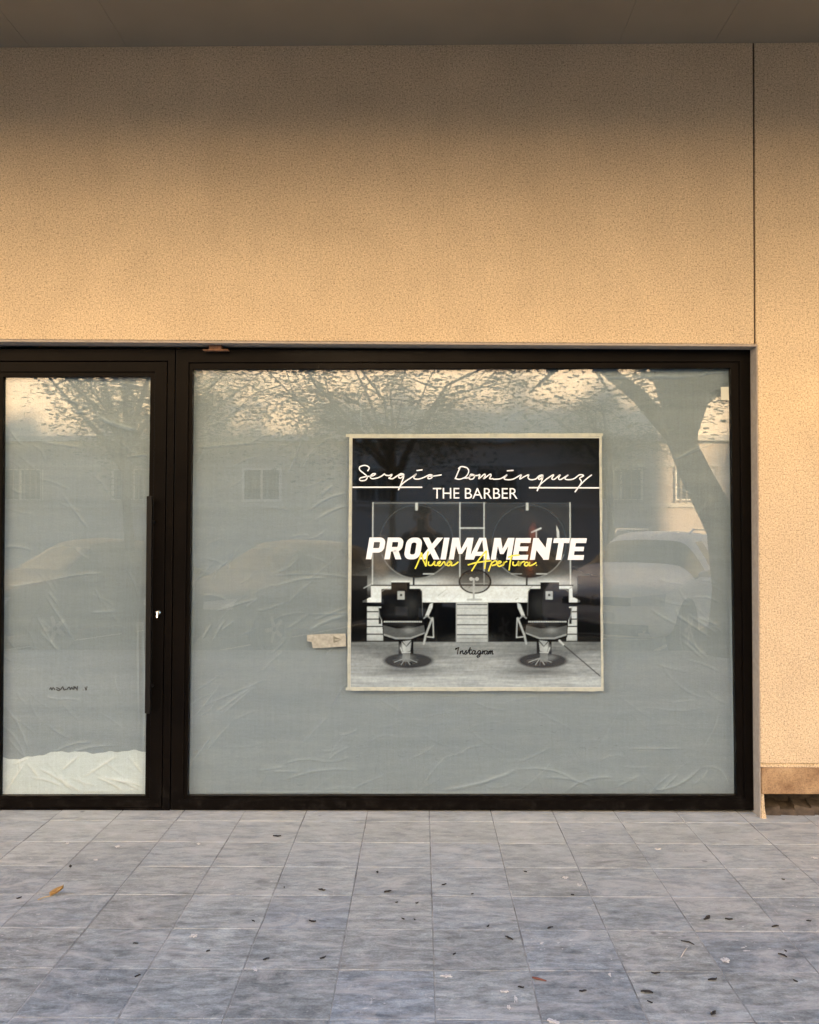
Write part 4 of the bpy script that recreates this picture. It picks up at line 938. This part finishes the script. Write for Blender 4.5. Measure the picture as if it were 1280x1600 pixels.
# trees
M['bark'] = plain('grey_bark', (.10, .085, .07), .95, var=.4, scale=14)
t = NT('leaf_green'); t.set(Base_Color=t.ramp(t.rand(), [(0, (.05, .075, .03)), (1, (.07, .095, .035))]), Roughness=.6); M['leaf'] = t.m
def tree(label, base, path, rad, nbr, crown_c, crown_r, nleaf, seed):
    r = random.Random(seed); T = thing('street_tree', label, 'tree', base, 0, 'trees along the street')
    b = MB(); P = [Vector(p) for p in path]
    n = len(P); b.tube(P, [rad * (1.25 if i == 0 else 1 - .45 * i / (n - 1)) for i in range(n)], 10)
    tips = []; cc = Vector(crown_c); cr_ = Vector(crown_r)
    def rand_in():
        while True:
            v_ = Vector((r.uniform(-1, 1), r.uniform(-1, 1), r.uniform(-1, 1)))
            if .25 < v_.length < 1: return cc + Vector((v_.x * cr_.x, v_.y * cr_.y, v_.z * cr_.z))
    for k in range(nbr):
        st = P[-1] if k % 3 else P[-2].lerp(P[-1], r.uniform(.2, .9)); en = rand_in(); mid = st.lerp(en, .5) + Vector((r.uniform(-.3, .3), r.uniform(-.3, .3), r.uniform(.0, .5)))
        br = max(.03, rad * r.uniform(.32, .55)); pts = [Vector(q) for q in [st, st.lerp(mid, .5) + Vector((0, 0, .08)), mid, mid.lerp(en, .55), en]]
        b.tube(pts, [br, br * .8, br * .6, br * .38, br * .15], 6); tips += [en, mid.lerp(en, .5)]
        for _ in range(4):
            s0 = mid.lerp(en, r.uniform(-.3, .9)); e2 = s0 + Vector((r.uniform(-1, 1), r.uniform(-1, 1), r.uniform(-.5, .7))) * .42 * cr_.x
            b.tube([s0, s0.lerp(e2, .5) + Vector((0, 0, .1)), e2], [br * .4, br * .28, br * .1], 5); tips += [e2, s0.lerp(e2, .6)]
    b.build('trunk', M['bark'], T, smooth=True, local=True)
    vs_, fs = [], []
    per = max(1, nleaf // len(tips))
    for tp in tips:
        for _ in range(max(1, per // 7)):
            d = Vector((r.gauss(0, 1), r.gauss(0, 1), r.gauss(-.25, .5))).normalized(); o_ = tp + Vector((r.gauss(0, .22), r.gauss(0, .22), r.gauss(0, .18)))
            side = d.cross(Vector((0, 0, 1))); side = side.normalized() if side.length > .1 else Vector((1, 0, 0))
            for q in range(7):                      # a feathery frond of small leaflets
                c0 = o_ + d * (.06 * q) + Vector((0, 0, -.006 * q * q)); sg = 1 if q % 2 else -1; e = c0 + side * sg * r.uniform(.04, .085) + d * .02; wv = d * r.uniform(.010, .020) + Vector((0, 0, r.uniform(-.01, .01)))
                k0 = len(vs_); vs_ += [c0 - wv * .5, e - wv, e + wv * .8, c0 + wv * .5]; fs.append((k0, k0+1, k0+2, k0+3))
    me = bpy.data.meshes.new('crown'); me.from_pydata([tuple(v_) for v_ in vs_], [], fs); me.materials.append(M['leaf']); me.update()
    link('crown', me, T, local=True); return T
tree('large leaning street tree with thick grey trunk at the kerb', (3.74, -6.05, 0), [(0, 0, -.05), (-.02, 0, .8), (-.12, 0, 1.5), (-.46, -.05, 2.2), (-.72, -.05, 2.8)], .27, 12, (-.2, -.4, 4.6), (2.6, 2.2, 1.7), 13000, 3)
tree('slim young street tree growing between the parked cars', (-.42, -8.2, -.13), [(0, 0, 0), (.02, 0, 1.0), (0, 0, 1.9), (.04, .02, 2.4)], .065, 13, (-.5, -.2, 3.7), (2.6, 1.6, 1.4), 11000, 5)
tree('bushy street tree opposite the shop door', (-4.3, -8.6, -.13), [(0, 0, 0), (.03, 0, 1.1), (-.05, 0, 2.2), (-.02, .02, 2.8)], .09, 12, (-.3, -.1, 4.2), (1.7, 1.6, 1.7), 9500, 8)
tree('thin forked tree on the far pavement', (5.1, -20.4, -.05), [(0, 0, 0), (.05, 0, 1.5), (.0, 0, 2.6), (.1, 0, 3.4)], .12, 10, (0, .2, 4.4), (2.2, 1.0, 1.3), 9000, 9)
tree('leafy tree on the far pavement before the apartment house', (-6.6, -20.3, -.05), [(0, 0, 0), (.05, 0, 1.5), (.0, 0, 2.8), (.1, 0, 3.6)], .13, 12, (0, .2, 5.6), (2.8, 1.3, 1.8), 15000, 10)

# cars
M['tyre'] = plain('tyre_rubber', (.015, .015, .016), .8); M['rim'] = plain('alloy_rim', (.45, .45, .46), .35, .8); M['trim'] = plain('black_trim', (.012, .012, .013), .45)
M['cglass'] = plain('car_glass', (.010, .012, .014), .06, 0, .12); M['lamp'] = plain('headlamp_lens', (.55, .57, .6), .08, 0, .7); M['chrome'] = plain('chrome', (.7, .7, .7), .12, 1.0); M['plate'] = plain('number_plate', (.55, .55, .53), .5)
def paint_mat(name, col):
    t = NT(name); t.set(Base_Color=col, Roughness=.5); t.p.inputs['Specular IOR Level'].default_value = .25; t.p.inputs['Coat Weight'].default_value = .06; t.p.inputs['Coat Roughness'].default_value = .04; return t.m
def car(label, loc, rz, col, H, Ln, Wd, hood, suv, colname):
    T = thing('parked_car', label, 'car', loc, rz, 'cars parked across from the shop'); hw = Wd / 2; pm = paint_mat(colname, col)
    zs = hood - .10; rb = .86 if suv else .80
    ST = [(0.0, .30, hood*.66, hood*.72, .66*hw, .60*hw), (.06, .22, hood*.80, hood*.86, .86*hw, .70*hw), (.30, .19, hood*.88, hood*.95, .965*hw, .74*hw), (.85, .18, zs, hood*1.0, hw, .77*hw),
          (Ln*.255, .18, zs+.03, hood*1.04, hw, .78*hw), (Ln*.275, .18, zs+.035, hood*1.06, hw, .78*hw), (Ln*.445, .18, zs+.06, H*.965, hw, .64*hw), (Ln*.47, .18, zs+.065, H*.985, hw, .645*hw), (Ln*.56, .18, zs+.07, H, hw, .65*hw),
          (Ln*.585, .18, zs+.07, H, hw, .65*hw), (Ln*(.83 if suv else .72), .18, zs+.08, H*.97, hw, .63*hw), (Ln*(.86 if suv else .75), .18, zs+.08, H*.955, hw, .62*hw), (Ln*(.955 if suv else .91), .22, zs+.08, zs+.16, .95*hw, .72*hw), (Ln*.985, .26, zs, zs+.06, .90*hw, .66*hw), (Ln, .34, hood*.7, hood*.74, .78*hw, .6*hw)]
    bm = bmesh.new(); rings = []
    for (x, zl, zsd, zt, w_, wt) in ST:
        half = [(w_*.88, zl), (w_*.985, zl + (zsd-zl)*.30), (w_, zl + (zsd-zl)*.72), (w_*.965, zsd), (wt, zt - .045 * (1 if zt > hood*1.1 else .5)), (wt*.72, zt), (0, zt + .012)]
        full = half + [(-a_, z) for a_, z in reversed(half[:-1])]
        rings.append([bm.verts.new((Ln/2 - x, a_, z)) for a_, z in full])
    nr = len(rings[0])
    for i in range(len(rings) - 1):
        for j in range(nr):
            k = (j + 1) % nr; f = bm.faces.new((rings[i][j], rings[i][k], rings[i+1][k], rings[i+1][j])); f.smooth = True
            jj = min(j, nr - 2 - j) if j < nr - 1 else -1
            if i == 5 and j in (4, 5, 6, 7): f.material_index = 1
            elif i in (5, 7) and jj == 3 and False: pass
            elif jj == 3 and i in (7, 9): f.material_index = 2
            elif jj == 3 and i == 5: f.material_index = 2
            elif jj == 3 and i == 11 and suv: f.material_index = 2
            elif i == 11 and j in (4, 5, 6, 7): f.material_index = 3
    f = bm.faces.new(list(reversed(rings[0]))); f.smooth = True; f = bm.faces.new(rings[-1]); f.smooth = True
    bmesh.ops.recalc_face_normals(bm, faces=bm.faces)
    me = bpy.data.meshes.new('body'); bm.to_mesh(me); bm.free()
    tmp = bpy.data.objects.new('body', me); COL.objects.link(tmp); sb = tmp.modifiers.new('s', 'SUBSURF'); sb.levels = 2; sb.render_levels = 2
    bpy.context.view_layer.update(); dg = bpy.context.evaluated_depsgraph_get(); hi = bpy.data.meshes.new_from_object(tmp.evaluated_get(dg)); bpy.data.objects.remove(tmp)
    bm = bmesh.new(); bm.from_mesh(hi); tree_ = BVHTree.FromBMesh(bm)
    for mi, nm_, mt in ((0, 'body', pm), (1, 'windscreen', M['cglass']), (2, 'side_window', M['cglass']), (3, 'rear_window', M['cglass'])):
        b2 = bm.copy(); bmesh.ops.delete(b2, geom=[f for f in b2.faces if f.material_index != mi], context='FACES')
        for sgn in ((1, -1) if nm_ == 'side_window' else (0,)):
            b3 = b2.copy()
            if sgn: bmesh.ops.delete(b3, geom=[f for f in b3.faces if f.calc_center_median().y * sgn < 0], context='FACES')
            for f in b3.faces: f.material_index = 0
            m2 = bpy.data.meshes.new(nm_); b3.to_mesh(m2); b3.free(); m2.materials.append(mt); link(nm_, m2, T, local=True)
        b2.free()
    bm.free()
    def strip(name, y0, y1, z0, z1, mat, off=.006, n=9, z1b=None, parent=T):
        b = MB(); cols = []
        for i in range(n + 1):
            y = y0 + (y1 - y0) * i / n; c_ = []
            for m_ in range(4):
                zt_ = z1 if z1b is None else z1 + (z1b - z1) * i / n; z = z0 + (zt_ - z0) * m_ / 3
                h_ = tree_.ray_cast(Vector((Ln, y, z)), Vector((-1, 0, 0))); x = (h_[0].x if h_[0] else Ln/2 - .2) + off; c_.append(Vector((x, y, z)))
            cols.append(c_)
        for i in range(n):
            for m_ in range(3): b.face([cols[i][m_], cols[i+1][m_], cols[i+1][m_+1], cols[i][m_+1]])
        o = b.build(name, mat, parent, local=True); sd = o.modifiers.new('t', 'SOLIDIFY'); sd.thickness = .006; sd.offset = 0; return o
    gz0, gz1 = hood*.655, hood*.755
    gr = strip('grille', -.50*hw, .50*hw, gz0, gz1, M['trim'], .008)
    strip('headlight', .52*hw, .90*hw, gz0 + .01, gz1 + .01, M['lamp'], .008, z1b=gz1 + .05); strip('headlight', -.52*hw, -.90*hw, gz0 + .01, gz1 + .01, M['lamp'], .008, z1b=gz1 + .05)
    strip('lower_grille', -.74*hw, .74*hw, .30, .44, M['trim'], .006); strip('bumper_trim', -.7*hw, .7*hw, .255, .275, M['chrome'] if suv else M['trim'], .008); strip('number_plate', -.26, .26, .47, .58, M['plate'], .012, 4)
    if suv:
        h_ = tree_.ray_cast(Vector((Ln, 0, (gz0+gz1)/2)), Vector((-1, 0, 0))); cx = h_[0].x + .022; cz = (gz0 + gz1) / 2 + .01; b = MB(); e = .068
        b.tube([(cx, e*math.cos(k*math.pi/12), cz + e*math.sin(k*math.pi/12)) for k in range(25)], .006, 5, False)
        for pts in ([(-.034, .055), (0, .008), (.034, .055)], [(-.058, .030), (-.027, -.055), (0, -.004), (.027, -.055), (.058, .030)]): b.tube([(cx, y, cz + z) for y, z in pts], .0058, 5)
        b.build('emblem', M['chrome'], T, local=True)
        for s in (1, -1):
            b = MB(); b.tube([(Ln/2 - Ln*.47, s*.6*hw, H*.985), (Ln/2 - Ln*.5, s*.615*hw, H + .035), (Ln/2 - Ln*.78, s*.6*hw, H + .025), (Ln/2 - Ln*.83, s*.585*hw, H*.97)], .016, 6); b.build('roof_rail', M['chrome'], T, local=True)
    for s in (1, -1):
        b = MB(); xm = Ln/2 - Ln*.325; b.hexa([(xm, s*hw*.93, zs+.06), (xm-.07, s*hw*.93, zs+.06), (xm-.07, s*hw*.93, zs+.12), (xm, s*hw*.93, zs+.12)], [(xm+.02, s*(hw+.2), zs+.06), (xm-.09, s*(hw+.2), zs+.05), (xm-.09, s*(hw+.2), zs+.2), (xm+.0, s*(hw+.2), zs+.19)])
        b.build('door_mirror', pm, T, local=True, bevel=.02)
    rw = .335 if suv else .305
    for xw in (Ln/2 - .86, Ln/2 - Ln + .82):
        for s in (1, -1):
            c_ = (xw, 0, rw); y1_ = s * (hw + .012); b = MB(); b.lathe([(rw*.62, s*(hw-.2)), (rw*.97, s*(hw-.2)), (rw, s*(hw-.17)), (rw, y1_ - s*.035), (rw*.95, y1_), (rw*.68, y1_), (rw*.64, y1_ - s*.02)], 28, 'y', c_)
            w_ = b.build('wheel', M['tyre'], T, local=True, smooth=False)
            b = MB(); b.lathe([(rw*.64, y1_ - s*.05), (rw*.64, y1_ - s*.012), (rw*.58, y1_ - s*.012), (rw*.55, y1_ - s*.04)], 24, 'y', c_)
            for k in range(5):
                a_ = k * 1.2566; ca, sa = math.cos(a_), math.sin(a_)
                q = [(xw + ca*.03 - sa*.035, rw + sa*.03 + ca*.035), (xw + ca*.03 + sa*.035, rw + sa*.03 - ca*.035), (xw + ca*rw*.58 + sa*.022, rw + sa*rw*.58 - ca*.022), (xw + ca*rw*.58 - sa*.022, rw + sa*rw*.58 + ca*.022)]
                b.hexa([(x, y1_ - s*.004, z) for x, z in q], [(x, y1_ - s*.03, z) for x, z in q])
            o = link('rim', b.data('rim', M['rim']), w_, local=True)
            b = MB(); b.lathe([(rw + .055, s*(hw-.12)), (rw + .055, s*(hw+.004)), (rw*.9, s*(hw+.003))], 28, 'y', (xw, 0, rw + .01)); b.build('wheel_arch', M['trim'], T, local=True)
    return T
HD = R(90 + 33)            # nose towards the shop, swung to the left
cz = -.13
car('white compact SUV with roof rails and chrome emblem parked right of the poster', (3.42, -8.6, cz), HD, (.86, .86, .85), 1.58, 4.45, 1.84, 1.02, True, 'white_car_paint')
car('dark blue hatchback parked next to the white SUV', (1.0, -8.7, cz), HD, (.012, .016, .030), 1.46, 4.1, 1.76, .92, False, 'dark_blue_car_paint')
car('charcoal grey saloon parked behind the torn label', (-1.95, -8.75, cz), HD, (.07, .073, .078), 1.45, 4.4, 1.78, .92, False, 'charcoal_car_paint')
car('dark grey hatchback parked opposite the shop door', (-4.95, -8.7, cz), HD, (.035, .038, .042), 1.47, 4.1, 1.76, .93, False, 'dark_grey_car_paint')

# the photographer behind the camera, phone held before the face
def person():
    base = Vector((.02, CAM.y - .42, 0)); T = thing('person', 'person in dark jacket and cap holding a phone up before the face', 'person', tuple(base))
    V_, E_, Rr = [], [], []
    def add(p, r_, par=None):
        V_.append(p); Rr.append(r_); i = len(V_) - 1
        if par is not None: E_.append((par, i))
        return i
    pel = add((0, 0, .96), (.17, .12)); sp = add((0, -.01, 1.14), (.155, .11), pel); ch = add((0, -.01, 1.32), (.18, .12), sp); sh = add((0, -.01, 1.42), (.13, .09), ch); nk = add((0, .0, 1.50), (.06, .06), sh)
    hd0 = add((0, .02, 1.56), (.07, .085), nk); hd1 = add((0, .02, 1.64), (.078, .095), hd0); add((0, .01, 1.72), (.06, .075), hd1)
    for s in (1, -1):
        a_ = add((s*.19, -.01, 1.40), (.065, .065), sh); e = add((s*.30, .10, 1.19), (.05, .05), a_); w_ = add((s*.11, .31, 1.46), (.033, .03), e); hnd = add((s*.075, .35, 1.50), (.036, .022), w_)
        for k in range(4):
            f1 = add((s*(.066 - .004*k), .385, 1.475 + .024*k), (.0095, .0095), hnd); add((s*.045, .40 - .002*k, 1.478 + .024*k), (.0085, .0085), f1)
        t1 = add((s*.07, .345, 1.53), (.011, .011), hnd); add((s*.05, .352, 1.545), (.0095, .0095), t1)
        h_ = add((s*.10, 0, .90), (.095, .10), pel); k_ = add((s*.11, .02, .50), (.065, .065), h_); an = add((s*.12, -.02, .10), (.045, .045), k_); hl = add((s*.12, .0, .045), (.045, .04), an); add((s*.135, .17, .035), (.045, .03), hl)
    me = bpy.data.meshes.new('body'); me.from_pydata(V_, E_, []); me.update(); tmp = bpy.data.objects.new('body', me); COL.objects.link(tmp)
    sk = tmp.modifiers.new('skin', 'SKIN'); sk.use_smooth_shade = True
    for v_, r_ in zip(me.skin_vertices[0].data, Rr): v_.radius = r_
    me.skin_vertices[0].data[pel].use_root = True
    sb = tmp.modifiers.new('s', 'SUBSURF'); sb.levels = 2; sb.render_levels = 2
    bpy.context.view_layer.update(); dg = bpy.context.evaluated_depsgraph_get(); hi = bpy.data.meshes.new_from_object(tmp.evaluated_get(dg)); bpy.data.objects.remove(tmp)
    for m_ in (plain('dark_jacket', (.015, .016, .02), .85, var=.3), plain('skin', (.42, .25, .17), .55), plain('dark_trousers', (.02, .025, .04), .85), plain('dark_shoes', (.02, .02, .02), .5)): hi.materials.append(m_)
    for p in hi.polygons:
        c_ = p.center; p.use_smooth = True
        p.material_index = 1 if (c_.z > 1.50 and c_.y < .25) or (c_.y > .315) else 0 if c_.z > .93 else 2 if c_.z > .09 else 3
    link('body', hi, T, local=True)
    b = MB(); b.lathe([(.092, 1.665), (.098, 1.69), (.09, 1.74), (.06, 1.775), (.01, 1.785)], 18, 'z', (0, .01, 0)); b.hexa([(-.07, .09, 1.672), (.07, .09, 1.672), (.05, .17, 1.66), (-.05, .17, 1.66)], [(-.07, .09, 1.682), (.07, .09, 1.682), (.05, .17, 1.668), (-.05, .17, 1.668)])
    b.build('cap', plain('dark_cap', (.012, .012, .014), .9), T, local=True, smooth=True)
    for s in (1, -1):
        b = MB(); b.lathe([(.002, .109), (.011, .106), (.013, .1)], 10, 'y', (s*.032, 0, 1.635)); b.build('eye', plain('eye_white', (.6, .58, .55), .3), T, local=True)
        b = MB(); b.tube([(s*.083, .01, 1.60), (s*.093, -.002, 1.63), (s*.088, -.006, 1.655)], [.01, .014, .009], 7); b.build('ear', hi.materials[1], T, local=True, smooth=True)
    b = MB(); b.tube([(0, .11, 1.645), (0, .128, 1.605), (0, .112, 1.595)], [.008, .014, .012], 8); b.build('nose', hi.materials[1], T, local=True, smooth=True)
    b = MB(); b.tube([(-.024, .103, 1.565), (0, .11, 1.567), (.024, .103, 1.565)], [.004, .006, .004], 6); b.build('mouth', plain('lips', (.32, .14, .11), .5), T, local=True, smooth=True)
    ph = MB(); ph.box(-.038, .038, -.020, -.012, -.085, .065); o = ph.build('phone', plain('dark_phone', (.02, .02, .022), .25), None, bevel=.003); o.location = (CAM.x, CAM.y, CAM.z); tag(o, 'dark phone held up in both hands of the person', 'phone')
person()
